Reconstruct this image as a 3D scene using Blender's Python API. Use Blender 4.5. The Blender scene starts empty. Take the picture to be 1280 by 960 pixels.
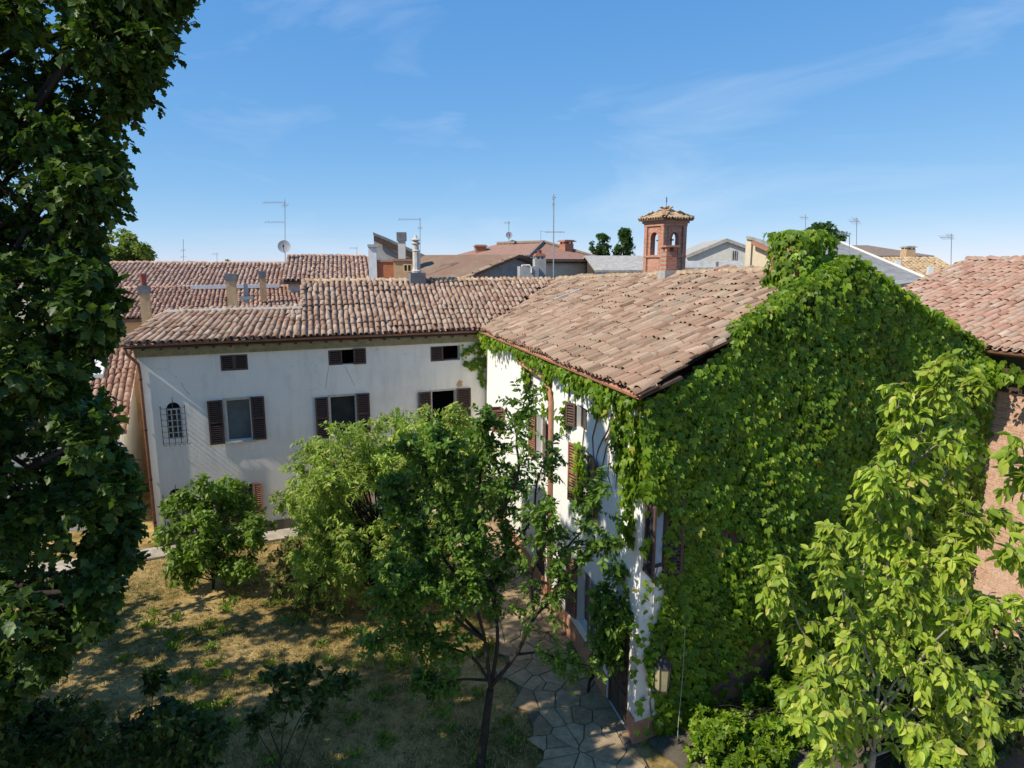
import bpy, bmesh, math, random
import numpy as np
from mathutils import Vector, Matrix

# ------------------------------------------------------------------ camera, sky, sun, exposure
scene = bpy.context.scene
COL = scene.collection
F = 830.0
PITCH = math.atan(150 / 830.0)
CAMH = 10.13
cam_d = bpy.data.cameras.new('camera')
cam = bpy.data.objects.new('camera', cam_d)
COL.objects.link(cam)
cam_d.sensor_width = 36
cam_d.lens = 36 * F / 1280
cam_d.clip_end = 3000
cam.location = (0, 0, CAMH)
cam.rotation_euler = (math.pi / 2 - PITCH, 0, 0)
scene.camera = cam

SUN_A, SUN_EL = 28.6, 46.0     # the sun stands to the left and a little towards the camera
sun_from = Vector((-math.cos(math.radians(SUN_A)) * math.cos(math.radians(SUN_EL)),
                   -math.sin(math.radians(SUN_A)) * math.cos(math.radians(SUN_EL)),
                   math.sin(math.radians(SUN_EL))))
sd = bpy.data.lights.new('sun', 'SUN')
sd.energy = 4.7
sd.angle = math.radians(0.5)
sd.color = (1.0, 0.925, 0.79)
so = bpy.data.objects.new('sun', sd)
COL.objects.link(so)
so.rotation_euler = sun_from.to_track_quat('Z', 'Y').to_euler()

world = bpy.data.worlds.new('World')
scene.world = world
world.use_nodes = True
wn, wl = world.node_tree.nodes, world.node_tree.links
bg = wn['Background']
sky = wn.new('ShaderNodeTexSky')
sky.sky_type = 'NISHITA'
sky.sun_disc = False
sky.sun_elevation = math.radians(SUN_EL)
sky.sun_rotation = math.atan2(sun_from.x, sun_from.y)
sky.air_density = 0.55
sky.dust_density = 0.0
sky.ozone_density = 1.5
tc = wn.new('ShaderNodeTexCoord')
mp = wn.new('ShaderNodeMapping')
mp.inputs['Scale'].default_value = (1.2, 1.2, 4.5)
mp.inputs['Rotation'].default_value = (0.30, 0.45, 0.9)
nz = wn.new('ShaderNodeTexNoise')
nz.inputs['Scale'].default_value = 1.7
nz.inputs['Detail'].default_value = 7
nz.inputs['Roughness'].default_value = 0.58
nz.inputs['Distortion'].default_value = 0.6
cr = wn.new('ShaderNodeMapRange')
cr.inputs['From Min'].default_value = 0.54
cr.inputs['From Max'].default_value = 0.85
cr.inputs['To Max'].default_value = 0.42
mx = wn.new('ShaderNodeMixRGB')
mx.inputs['Color2'].default_value = (4.2, 4.9, 5.6, 1)
wl.new(tc.outputs['Generated'], mp.inputs['Vector'])
wl.new(mp.outputs['Vector'], nz.inputs['Vector'])
wl.new(nz.outputs['Fac'], cr.inputs['Value'])
wl.new(cr.outputs['Result'], mx.inputs['Fac'])
# the photograph's tone curve for the sky, one power per channel, the same over the whole sky
sep = wn.new('ShaderNodeSeparateColor')
cmb = wn.new('ShaderNodeCombineColor')
wl.new(sky.outputs['Color'], sep.inputs['Color'])
for ch, gain, power in (('Red', .118, .85), ('Green', .250, .50), ('Blue', .520, .24)):
    pw = wn.new('ShaderNodeMath')
    pw.operation = 'POWER'
    pw.inputs[1].default_value = power
    ml = wn.new('ShaderNodeMath')
    ml.operation = 'MULTIPLY'
    ml.inputs[1].default_value = gain / .15 / 1.13
    wl.new(sep.outputs[ch], pw.inputs[0])
    wl.new(pw.outputs[0], ml.inputs[0])
    wl.new(ml.outputs[0], cmb.inputs[ch])
wl.new(cmb.outputs['Color'], mx.inputs['Color1'])
wl.new(mx.outputs['Color'], bg.inputs['Color'])
bg.inputs['Strength'].default_value = 0.15

vs = scene.view_settings
vs.view_transform = 'Standard'
vs.look = 'None'
vs.exposure = 0.32
vs.gamma = 1.0
vs.use_curve_mapping = False
scene.render.engine = 'CYCLES'
scene.cycles.max_bounces = 9
scene.cycles.diffuse_bounces = 6
scene.cycles.glossy_bounces = 2
scene.cycles.transmission_bounces = 4
scene.cycles.transparent_max_bounces = 6
scene.cycles.caustics_reflective = False
scene.cycles.caustics_refractive = False
scene.cycles.use_denoising = True

# ------------------------------------------------------------------ placing helpers
RNG = np.random.default_rng(7)
random.seed(7)
cp, sp = math.cos(PITCH), math.sin(PITCH)
CAM = np.array([0, 0, CAMH])


def V3(*a):
    return np.array(a, float)


def ray(x, y):
    a, b = (x - 640) / F, -(y - 480) / F
    return V3(a, cp + b * sp, -sp + b * cp)


def atz(x, y, z):
    r = ray(x, y)
    return CAM + r * ((z - CAMH) / r[2])


def aty(x, y, Y):
    r = ray(x, y)
    return CAM + r * (Y / r[1])


def hit(x, y, p, n):
    r = ray(x, y)
    return CAM + r * (np.dot(p - CAM, n) / np.dot(r, n))


def proj(p):
    d = np.atleast_2d(p) - CAM
    z = d[:, 1] * cp - d[:, 2] * sp
    u = d[:, 1] * sp + d[:, 2] * cp
    zz = np.where(np.abs(z) < .01, .01, z)
    return 640 + F * d[:, 0] / zz, 480 - F * u / zz, z


def unit(v):
    v = np.asarray(v, float)
    return v / np.linalg.norm(v)


def yawv(deg):
    a = math.radians(deg)
    return V3(math.cos(a), math.sin(a), 0), V3(math.sin(a), -math.cos(a), 0)   # along, outward (to the camera)


def noise3(p, seed=0, f=1.0):
    r = np.random.default_rng(seed)
    out = np.zeros(len(p))
    for k in range(7):
        w = r.normal(size=3) * f * (1 + .5 * k)
        out += np.sin(p @ w + r.uniform(0, 6.28)) / (1 + .35 * k)
    return out / 2.6


# ------------------------------------------------------------------ objects
def place(o, parent):
    COL.objects.link(o)
    if parent is not None:
        o.parent = parent


def wloc(o):
    p = V3(0, 0, 0)
    while o is not None:
        p += np.array(o.location)
        o = o.parent
    return p


def thing(name, label, cat, loc, group=None, kind=None):
    o = bpy.data.objects.new(name, None)
    o.empty_display_size = .3
    COL.objects.link(o)
    o.location = [float(v) for v in loc]
    o['label'] = label
    o['category'] = cat
    if group:
        o['group'] = group
    return o


def np_mesh(name, v, f, mat, smooth=False):
    """v (N,3); f list of tuples or an (M,k) int array"""
    me = bpy.data.meshes.new(name)
    v = np.asarray(v, np.float32)
    if isinstance(f, np.ndarray):
        m, k = f.shape
        me.vertices.add(len(v))
        me.vertices.foreach_set('co', v.ravel())
        me.loops.add(m * k)
        me.loops.foreach_set('vertex_index', f.astype(np.int32).ravel())
        me.polygons.add(m)
        me.polygons.foreach_set('loop_start', np.arange(0, m * k, k, dtype=np.int32))
        me.update(calc_edges=True)
    else:
        me.from_pydata(v.tolist(), [], f)
        me.update()
    if smooth:
        me.polygons.foreach_set('use_smooth', np.ones(len(me.polygons), bool))
    if mat is not None:
        me.materials.append(mat)
    return me


def obj(name, v, f, mat, parent=None, kind=None, smooth=False, label=None):
    base = wloc(parent) if parent is not None else V3(0, 0, 0)
    me = np_mesh(name, np.asarray(v, float) - base, f, mat, smooth)
    o = bpy.data.objects.new(name, me)
    place(o, parent)
    if kind:
        o['kind'] = kind
    if label:
        o['label'] = label
    return o


class G:
    """collects shapes for ONE mesh, in world coordinates"""

    def __init__(s):
        s.v, s.f = [], []

    def poly(s, pts):
        n = len(s.v)
        s.v += [list(map(float, p)) for p in pts]
        s.f.append(tuple(range(n, n + len(pts))))
        return s

    def obox(s, o, x, y, z):
        o, x, y, z = map(np.asarray, (o, x, y, z))
        n = len(s.v)
        for k in (0, 1):
            for j in (0, 1):
                for i in (0, 1):
                    s.v.append((o + i * x + j * y + k * z).tolist())
        fl = [(0, 2, 3, 1), (4, 5, 7, 6), (0, 1, 5, 4), (2, 6, 7, 3), (0, 4, 6, 2), (1, 3, 7, 5)]
        if np.dot(np.cross(x, y), z) < 0:
            fl = [q[::-1] for q in fl]
        s.f += [tuple(n + i for i in q) for q in fl]
        return s

    def box(s, c, sx, sy, sz, yaw=0):
        u, nn = yawv(yaw)
        w = -nn
        c = np.asarray(c, float)
        return s.obox(c - u * sx / 2 - w * sy / 2, u * sx, w * sy, V3(0, 0, sz))

    def prism(s, pts, ext):
        """polygon pts extruded by ext"""
        pts = [np.asarray(p, float) for p in pts]
        ext = np.asarray(ext, float)
        m, n = len(pts), len(s.v)
        s.v += [p.tolist() for p in pts] + [(p + ext).tolist() for p in pts]
        s.f.append(tuple(range(n + m - 1, n - 1, -1)))
        s.f.append(tuple(range(n + m, n + 2 * m)))
        for i in range(m):
            j = (i + 1) % m
            s.f.append((n + i, n + j, n + m + j, n + m + i))
        return s

    def tube(s, pts, r, k=6, cap=True):
        pts = [np.asarray(p, float) for p in pts]
        rr = r if hasattr(r, '__len__') else [r] * len(pts)
        n0 = len(s.v)
        prev = None
        for i, p in enumerate(pts):
            t = unit(pts[min(i + 1, len(pts) - 1)] - pts[max(i - 1, 0)] + 1e-9)
            if prev is None:
                prev = np.cross(t, V3(.3, .2, 1) if abs(t[2]) < .9 else V3(1, .2, 0))
            a = unit(prev - t * np.dot(prev, t))
            prev = a
            b = np.cross(t, a)
            for q in range(k):
                an = 2 * math.pi * q / k
                s.v.append((p + rr[i] * (a * math.cos(an) + b * math.sin(an))).tolist())
        for i in range(len(pts) - 1):
            for q in range(k):
                w = (q + 1) % k
                s.f.append((n0 + i * k + q, n0 + i * k + w, n0 + (i + 1) * k + w, n0 + (i + 1) * k + q))
        if cap:
            s.f.append(tuple(n0 + q for q in range(k - 1, -1, -1)))
            e = n0 + (len(pts) - 1) * k
            s.f.append(tuple(e + q for q in range(k)))
        return s

    def lathe(s, c, prof, k=12):
        """prof: (radius, z) pairs around a vertical axis at c"""
        n0 = len(s.v)
        for r, z in prof:
            for q in range(k):
                an = 2 * math.pi * q / k
                s.v.append([c[0] + r * math.cos(an), c[1] + r * math.sin(an), c[2] + z])
        for i in range(len(prof) - 1):
            for q in range(k):
                w = (q + 1) % k
                s.f.append((n0 + i * k + q, n0 + i * k + w, n0 + (i + 1) * k + w, n0 + (i + 1) * k + q))
        s.f.append(tuple(n0 + q for q in range(k - 1, -1, -1)))
        e = n0 + (len(prof) - 1) * k
        s.f.append(tuple(e + q for q in range(k)))
        return s

    def build(s, name, mat, parent=None, kind=None, smooth=False, label=None):
        return obj(name, s.v, s.f, mat, parent, kind, smooth, label)


# ------------------------------------------------------------------ materials
class NT:
    def __init__(s, name):
        s.m = bpy.data.materials.new(name)
        s.m.use_nodes = True
        s.n, s.l = s.m.node_tree.nodes, s.m.node_tree.links
        s.p = s.n['Principled BSDF']
        s.out = s.n['Material Output']

    def add(s, t, **kw):
        n = s.n.new('ShaderNode' + t)
        for k, v in kw.items():
            setattr(n, k, v)
        return n

    def put(s, node, **kw):
        for k, v in kw.items():
            node.inputs[k.replace('_', ' ')].default_value = v
        return node

    def link(s, a, b):
        s.l.new(a, b)

    def pos(s):
        return s.add('NewGeometry').outputs['Position']

    def noise(s, scale, detail=4, rough=.55, vec=None, stretch=None):
        n = s.add('TexNoise')
        n.inputs['Scale'].default_value = scale
        n.inputs['Detail'].default_value = detail
        n.inputs['Roughness'].default_value = rough
        v = vec if vec is not None else s.pos()
        if stretch:
            mpn = s.add('Mapping')
            mpn.inputs['Scale'].default_value = stretch
            s.link(v, mpn.inputs['Vector'])
            v = mpn.outputs['Vector']
        s.link(v, n.inputs['Vector'])
        return n.outputs['Fac']

    def rng(s, v, a, b, c=0., d=1.):
        n = s.add('MapRange')
        for k, x in zip(('From Min', 'From Max', 'To Min', 'To Max'), (a, b, c, d)):
            n.inputs[k].default_value = x
        s.link(v, n.inputs['Value'])
        return n.outputs['Result']

    def math(s, op, a, b=None):
        n = s.add('Math', operation=op)
        for i, x in enumerate((a, b)):
            if x is None:
                continue
            if isinstance(x, (int, float)):
                n.inputs[i].default_value = x
            else:
                s.link(x, n.inputs[i])
        return n.outputs[0]

    def mix(s, fac, a, b, mode='MIX'):
        n = s.add('MixRGB', blend_type=mode)
        for k, x in (('Fac', fac), ('Color1', a), ('Color2', b)):
            if isinstance(x, (int, float)):
                n.inputs[k].default_value = x
            elif isinstance(x, tuple):
                n.inputs[k].default_value = (*x, 1)
            else:
                s.link(x, n.inputs[k])
        return n.outputs['Color']

    def ramp(s, fac, stops):
        n = s.add('ValToRGB')
        e = n.color_ramp.elements
        while len(e) < len(stops):
            e.new(.5)
        for k, (p, c) in enumerate(stops):
            e[k].position = p
            e[k].color = (*c, 1)
        s.link(fac, n.inputs['Fac'])
        return n.outputs['Color']

    def rand(s):
        """one random number for each loose piece and each object"""
        i = s.add('NewGeometry').outputs['Random Per Island']
        o = s.add('ObjectInfo').outputs['Random']
        return s.math('FRACT', s.math('ADD', i, s.math('MULTIPLY', o, 7.13)))

    def bump(s, h, strength=.3, dist=.02):
        b = s.add('Bump')
        b.inputs['Strength'].default_value = strength
        b.inputs['Distance'].default_value = dist
        s.link(h, b.inputs['Height'])
        s.link(b.outputs['Normal'], s.p.inputs['Normal'])

    def done(s, color, rough=.85, spec=.3, metal=0.):
        if isinstance(color, tuple):
            s.p.inputs['Base Color'].default_value = (*color, 1)
        else:
            s.link(color, s.p.inputs['Base Color'])
        s.p.inputs['Roughness'].default_value = rough
        s.p.inputs['Specular IOR Level'].default_value = spec
        s.p.inputs['Metallic'].default_value = metal
        return s.m


def plain(name, c, rough=.8, var=.3, scale=3., bump=.15, spec=.3, metal=0.):
    t = NT(name)
    n = t.noise(scale, 6, .65)
    n2 = t.noise(scale * 9, 4, .6)
    f = t.math('ADD', t.math('MULTIPLY', n, .65), t.math('MULTIPLY', n2, .35))
    lo = tuple(x * (1 - var) for x in c)
    hi = tuple(min(1, x * (1 + var)) for x in c)
    col = t.ramp(f, [(.32, lo), (.68, hi)])
    if bump:
        t.bump(n2, bump, .02)
    return t.done(col, rough, spec, metal)


def tile_mat(name, stops, lichen=.5, lichen_col=(.30, .27, .17)):
    t = NT(name)
    r = t.rand()
    c = t.ramp(r, stops)
    n = t.noise(1.3, 5, .6)
    n2 = t.noise(28, 5, .65)
    g = t.rng(t.math('ADD', t.math('MULTIPLY', n, .55), t.math('MULTIPLY', n2, .45)), .46, .62, 0, lichen)
    c = t.mix(g, c, lichen_col)
    d = t.rng(t.noise(60, 3, .6), .35, .75, .66, 1.05)
    c = t.mix(1.0, c, d, 'MULTIPLY')
    sp_ = t.rng(t.noise(9, 6, .7), .63, .70, 0, .55)
    c = t.mix(sp_, c, (.12, .10, .085))
    t.bump(n2, .35, .01)
    return t.done(c, .92, .2)


M = {}
M['tile_old'] = tile_mat('old_tile', [(0, (.30, .17, .115)), (.25, (.44, .275, .19)), (.6, (.54, .385, .285)), (.85, (.42, .24, .165)), (1, (.62, .48, .37))], .45, (.42, .35, .25))
M['tile_rose'] = tile_mat('rose_tile', [(0, (.15, .095, .068)), (.12, (.27, .165, .115)), (.35, (.37, .23, .16)), (.65, (.42, .285, .205)), (.85, (.48, .35, .26)), (.94, (.28, .21, .155)), (1, (.55, .42, .32))], .6, (.33, .265, .19))
M['tile_pink'] = tile_mat('pink_tile', [(0, (.36, .19, .13)), (.5, (.47, .27, .19)), (1, (.56, .37, .27))], .25, (.40, .31, .23))
M['tile_back'] = tile_mat('back_tile', [(0, (.38, .21, .15)), (.5, (.50, .32, .24)), (1, (.58, .42, .33))], .30, (.40, .32, .23))
M['tile_red'] = tile_mat('red_tile', [(0, (.36, .20, .145)), (.3, (.47, .27, .195)), (.7, (.52, .33, .25)), (.9, (.41, .30, .23)), (1, (.60, .45, .35))], .4, (.42, .33, .24))
M['tile_ridge'] = tile_mat('ridge_tile', [(0, (.46, .30, .17)), (.5, (.54, .38, .23)), (1, (.60, .46, .30))], .45, (.46, .37, .20))
M['deck'] = plain('roof_bed', (.16, .105, .075), .95, .4, 6)


def plaster(name, c=(.87, .83, .75), stain=.50, dirty=(.53, .51, .465)):
    t = NT(name)
    s1 = t.noise(.9, 6, .62)
    s2 = t.noise(1.0, 7, .7, stretch=(3.2, 3.2, .45))
    s3 = t.noise(14, 5, .65)
    base = t.mix(t.rng(s3, .3, .7, 0, .12), c, tuple(x * .75 for x in c))
    f = t.rng(t.math('ADD', t.math('MULTIPLY', s1, .45), t.math('MULTIPLY', s2, .55)), .47, .68, 0, stain)
    base = t.mix(f, base, dirty)
    # damp and dust near the foot of the wall
    z = t.add('SeparateXYZ')
    t.link(t.pos(), z.inputs[0])
    zz = t.math('ADD', z.outputs['Z'], t.math('MULTIPLY', s1, 2.4))
    base = t.mix(t.rng(zz, 1.6, 5.2, .50, 0), base, (.47, .44, .385))
    # hairline cracks
    vo = t.add('TexVoronoi', feature='DISTANCE_TO_EDGE')
    vo.inputs['Scale'].default_value = .55
    wob = t.add('VectorMath', operation='ADD')
    nn = t.add('TexNoise')
    nn.inputs['Scale'].default_value = 2.2
    nn.inputs['Detail'].default_value = 5
    t.link(t.pos(), nn.inputs['Vector'])
    t.link(t.pos(), wob.inputs[0])
    t.link(nn.outputs['Color'], wob.inputs[1])
    t.link(wob.outputs[0], vo.inputs['Vector'])
    ck = t.rng(vo.outputs['Distance'], 0, .006, 1, 0)
    ck = t.math('MULTIPLY', ck, t.rng(t.noise(.5, 2), .52, .6, 0, .45))
    base = t.mix(ck, base, (.25, .25, .25))
    t.bump(s3, .25, .015)
    return t.done(base, .9, .2)


M['plaster'] = plaster('white_plaster')
M['plaster_wing'] = plaster('white_plaster_wing', (.82, .80, .76), .22, (.58, .55, .50))


def brick(name, u, c1, c2, mortar, scale=1., bw=.26, bh=.068, wear=.5, wear_col=None):
    t = NT(name)
    d = t.add('VectorMath', operation='DOT_PRODUCT')
    t.link(t.pos(), d.inputs[0])
    d.inputs[1].default_value = tuple(u)
    z = t.add('SeparateXYZ')
    t.link(t.pos(), z.inputs[0])
    cmb = t.add('CombineXYZ')
    t.link(d.outputs['Value'], cmb.inputs['X'])
    t.link(z.outputs['Z'], cmb.inputs['Y'])
    b = t.add('TexBrick')
    t.link(cmb.outputs[0], b.inputs['Vector'])
    t.put(b, Scale=1.0, Mortar_Size=.007, Mortar_Smooth=.3, Bias=0., Brick_Width=bw, Row_Height=bh)
    b.inputs['Color1'].default_value = (*c1, 1)
    b.inputs['Color2'].default_value = (*c2, 1)
    b.inputs['Mortar'].default_value = (*mortar, 1)
    w = t.rng(t.math('ADD', t.math('MULTIPLY', t.noise(.8, 6, .65), .6), t.math('MULTIPLY', t.noise(6, 5, .7), .4)), .46, .64, 0, wear)
    col = t.mix(w, b.outputs['Color'], wear_col or tuple(x * 1.1 for x in mortar))
    dv = t.rng(t.noise(17, 4, .7), .3, .7, .7, 1.2)
    col = t.mix(1.0, col, dv, 'MULTIPLY')
    h = t.math('ADD', t.math('MULTIPLY', b.outputs['Fac'], -1.0), t.noise(40, 3))
    t.bump(h, .5, .012)
    return t.done(col, .9, .2)


M['shutter'] = plain('shutter_wood', (.105, .062, .048), .65, .45, 12, .2)
M['shutter_red'] = plain('red_shutter_wood', (.26, .115, .07), .7, .4, 10, .2)
M['frame'] = plain('window_frame_paint', (.55, .55, .53), .6, .2, 8)
M['dark'] = plain('painted_shade', (.016, .017, .020), .9, .3, 2, 0)  # near-black colour stands for the shade inside openings and between slats
M['iron'] = plain('wrought_iron', (.030, .028, .028), .55, .3, 20, .2, .4)
M['copper'] = plain('copper_pipe', (.25, .115, .075), .5, .35, 5, .1, .5, .25)
M['terra'] = plain('terracotta_pipe', (.42, .20, .12), .8, .3, 6)
M['cornice'] = plain('weathered_cornice', (.30, .27, .17), .9, .4, 4, .25)
M['wood_dark'] = plain('dark_timber', (.075, .05, .036), .85, .4, 5, .3)
M['concrete'] = plain('grey_render', (.36, .35, .33), .9, .35, 2.5, .25)
M['concrete_dark'] = plain('dark_render', (.17, .17, .17), .9, .3, 3, .25)
M['pale'] = plain('pale_render', (.60, .57, .51), .9, .14, 2.5)
M['cream'] = plain('cream_render', (.70, .58, .40), .9, .12, 2)
M['ochre'] = plain('ochre_render', (.52, .34, .19), .9, .25, 4)
M['orange'] = plain('orange_render', (.40, .15, .075), .9, .3, 6)
M['redwall'] = plain('red_render', (.50, .17, .12), .9, .2, 3)
M['white_metal'] = plain('white_flashing', (.66, .66, .65), .6, .15, 5)
M['steel'] = plain('galvanised_steel', (.36, .37, .38), .5, .2, 8, .1, .5, .5)
M['dish'] = plain('dish_paint', (.30, .31, .33), .6, .2, 8)
M['asbestos'] = plain('grey_sheet_roof', (.24, .235, .225), .95, .45, 2.2, .4)
M['greytile'] = plain('grey_tile_roof', (.37, .345, .31), .95, .4, 3, .5)
M['brown_roof'] = plain('brown_tile_roof', (.30, .17, .125), .95, .28, 3.5, .5)
M['far_brown'] = plain('far_brown_roof', (.22, .165, .13), .95, .25, 2, .4)
M['stone_w'] = plain('pale_stone', (.50, .47, .42), .9, .3, 7, .3)
M['red_pot'] = plain('red_pot', (.26, .075, .05), .7, .3, 8)
M['bark'] = plain('bark', (.032, .025, .019), .95, .5, 9, .6)
M['bark_pale'] = plain('pale_bark', (.26, .235, .17), .9, .35, 9, .3)
M['vine_stem'] = plain('vine_stem', (.17, .12, .085), .9, .3, 9, .3)
M['twig'] = plain('green_twig', (.13, .12, .06), .9, .4, 9, 0)
M['cable'] = plain('grey_cable', (.42, .43, .42), .7, .15, 9, 0)


def glass(name, c, rough=.08):
    t = NT(name)
    n = t.noise(1.6, 3)
    col = t.ramp(n, [(.35, tuple(x * .75 for x in c)), (.65, tuple(x * 1.2 for x in c))])
    return t.done(col, rough, .5)


M['glass'] = glass('window_glass', (.030, .036, .042))
M['glass_blue'] = glass('curtained_glass', (.085, .11, .125), .25)
M['glass_pale'] = glass('pale_blue_pane', (.36, .42, .50), .3)
M['lamp_glass'] = glass('amber_lamp_glass', (.34, .30, .17), .25)


def leaf(name, stops, trans=.35, rough=.5, spec=.25, gloss_var=True, tcol=1.6):
    t = NT(name)
    r = t.rand()
    c = t.ramp(r, stops)
    n = t.rng(t.noise(1.1, 3), .35, .65, .78, 1.2)
    c = t.mix(1.0, c, n, 'MULTIPLY')
    t.done(c, rough, spec)
    tr = t.add('BsdfTranslucent')
    tm = t.mix(1.0, c, (1.25 * tcol, 1.45 * tcol, .55 * tcol), 'MULTIPLY')
    t.link(tm, tr.inputs['Color'])
    ms = t.add('MixShader')
    ms.inputs[0].default_value = trans
    t.link(t.p.outputs[0], ms.inputs[1])
    t.link(tr.outputs[0], ms.inputs[2])
    t.link(ms.outputs[0], t.out.inputs['Surface'])
    return t.m


M['leaf_big'] = leaf('dark_lobed_leaf', [(0, (.024, .052, .009)), (.5, (.046, .088, .014)), (.9, (.085, .140, .022)), (1, (.14, .18, .032))], .26, .45, .25, tcol=1.0)
M['leaf_ivy'] = leaf('creeper_leaf', [(0, (.080, .155, .010)), (.45, (.135, .230, .014)), (.85, (.200, .300, .020)), (.985, (.29, .36, .032)), (1, (.34, .28, .05))], .36, .45, .3, tcol=1.2)
M['leaf_sap'] = leaf('yellow_green_leaf', [(0, (.17, .26, .026)), (.5, (.28, .36, .038)), (.93, (.40, .45, .065)), (1, (.46, .37, .13))], .34, .45, .28, tcol=1.15)
M['leaf_mid'] = leaf('mid_green_leaf', [(0, (.070, .140, .018)), (.5, (.110, .195, .026)), (.95, (.165, .250, .036)), (1, (.24, .28, .05))], .30, .45, .28, tcol=1.2)
M['leaf_feather'] = leaf('light_feathery_leaf', [(0, (.21, .30, .050)), (.5, (.30, .39, .075)), (.9, (.40, .46, .11)), (1, (.50, .40, .18))], .35, .5, .2, tcol=1.2)
M['leaf_shrub'] = leaf('shrub_leaf', [(0, (.085, .145, .022)), (.5, (.135, .205, .030)), (1, (.20, .265, .048))], .32, .45, .28)
M['leaf_dry'] = leaf('brownish_leaf', [(0, (.10, .13, .04)), (.5, (.17, .17, .06)), (1, (.24, .17, .08))], .3, .6, .2)
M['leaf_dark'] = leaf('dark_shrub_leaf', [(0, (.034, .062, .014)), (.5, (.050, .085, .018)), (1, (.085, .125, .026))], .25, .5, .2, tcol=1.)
M['leaf_far'] = leaf('far_tree_leaf', [(0, (.030, .075, .018)), (.5, (.05, .105, .024)), (1, (.085, .15, .034))], .25, .6, .2)
M['leaf_far_yellow'] = leaf('far_yellow_leaf', [(0, (.11, .16, .04)), (.5, (.17, .21, .05)), (1, (.24, .25, .075))], .3, .6, .2)


def ground_mat():
    t = NT('dry_lawn')
    a, b, c = t.noise(.45, 5, .6), t.noise(3.2, 6, .65), t.noise(45, 5, .7)
    f = t.math('ADD', t.math('MULTIPLY', a, .5), t.math('ADD', t.math('MULTIPLY', b, .28), t.math('MULTIPLY', c, .22)))
    col = t.ramp(f, [(.38, (.065, .075, .016)), (.45, (.17, .13, .040)), (.52, (.42, .285, .110)), (.62, (.64, .455, .21))])
    t.bump(t.math('ADD', b, c), .9, .06)
    return t.done(col, .95, .1)


def stone_mat():
    t = NT('flagstone')
    r = t.rand()
    c = t.ramp(r, [(0, (.25, .175, .10)), (.4, (.34, .245, .145)), (.8, (.42, .31, .19)), (1, (.28, .215, .14))])
    n = t.noise(7, 6, .7)
    c = t.mix(1.0, c, t.rng(n, .3, .7, .6, 1.25), 'MULTIPLY')
    c = t.mix(t.rng(t.noise(1.4, 4), .48, .68, 0, .65), c, (.20, .165, .095))
    t.bump(n, .5, .02)
    return t.done(c, .85, .25)


M['ground'] = ground_mat()
M['stone'] = stone_mat()
M['soil'] = plain('path_bed', (.115, .095, .070), .95, .4, 6, .5)
M['slab'] = plain('pale_paving', (.36, .31, .24), .9, .5, 2.2, .4)
M['far_ground'] = plain('town_ground', (.30, .255, .18), .95, .3, .3, 0)


def grass_mat():
    t = NT('dry_grass')
    r = t.rand()
    c = t.ramp(r, [(0, (.10, .12, .026)), (.3, (.22, .19, .05)), (.65, (.50, .36, .14)), (1, (.66, .49, .23))])
    return t.done(c, .8, .15)


M['grass'] = grass_mat()

# ------------------------------------------------------------------ shape helpers: tiles, leaves, plants
def cover_tile(L=.44, r0=.092, r1=.081, seg=5, th=.016):
    v, f = [], []
    for (r, y) in ((r0, 0.), (r1, L), (r0 - th, 0.)):
        for i in range(seg + 1):
            a = math.pi * i / seg
            v.append((r * math.cos(a), y, r * .86 * math.sin(a)))
    n = seg + 1
    for i in range(seg):
        f.append((i, i + 1, n + i + 1, n + i))
        f.append((i + 1, i, 2 * n + i, 2 * n + i + 1))
    return np.array(v), np.array(f)


def pan_tile(L=.44, r0=.085, seg=4):
    v, f = [], []
    for y in (0., L):
        for i in range(seg + 1):
            a = math.pi + math.pi * i / seg
            v.append((r0 * math.cos(a), y, .055 + r0 * .75 * math.sin(a)))
    n = seg + 1
    for i in range(seg):
        f.append((i, i + 1, n + i + 1, n + i))
    return np.array(v), np.array(f)


def merged(tv, tf, R, T):
    """copies of a template placed by R (N,3,3; columns are the axes, scaled) and T (N,3)"""
    v = np.einsum('nij,kj->nki', R, tv) + T[:, None, :]
    f = tf[None] + (np.arange(len(T)) * len(tv))[:, None, None]
    return v.reshape(-1, 3), f.reshape(-1, tf.shape[1])


def front_most(T, n, cell=9):
    """indices of the n pieces that show largest: nearest first, one for each small patch of the view"""
    x, y, z = proj(T)
    ok = (z > .5) & (x > 3) & (x < 1277) & (y > 3) & (y < 957)
    idx = np.where(ok)[0]
    idx = idx[np.argsort(z[idx])]
    seen, out = set(), []
    for i in idx:
        k = (int(x[i] // cell), int(y[i] // cell))
        if k in seen:
            continue
        seen.add(k)
        out.append(i)
        if len(out) >= n:
            break
    return np.array(out, int)


def scatter(name, rest_name, tv, tf, R, T, mat, parent, n_obj=300, cell=9, smooth=False, pick=None):
    """n_obj single pieces as objects sharing a mesh, all others joined as one part of kind stuff"""
    base = wloc(parent)
    sel = front_most(T, n_obj, cell) if pick is None else pick
    if n_obj <= 0:
        sel = np.array([], int)
    rest = np.ones(len(T), bool)
    rest[sel] = False
    if len(sel):
        me = np_mesh(name, tv, tf, mat, smooth)
        for i in sel:
            o = bpy.data.objects.new(name, me)
            m = np.eye(4)
            m[:3, :3] = R[i]
            m[:3, 3] = T[i] - base
            o.parent = parent
            o.matrix_basis = Matrix(m.tolist())
            COL.objects.link(o)
    if rest.any():
        v, f = merged(tv, tf, R[rest], T[rest])
        return obj(rest_name, v, f, mat, parent, 'stuff', smooth)


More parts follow.
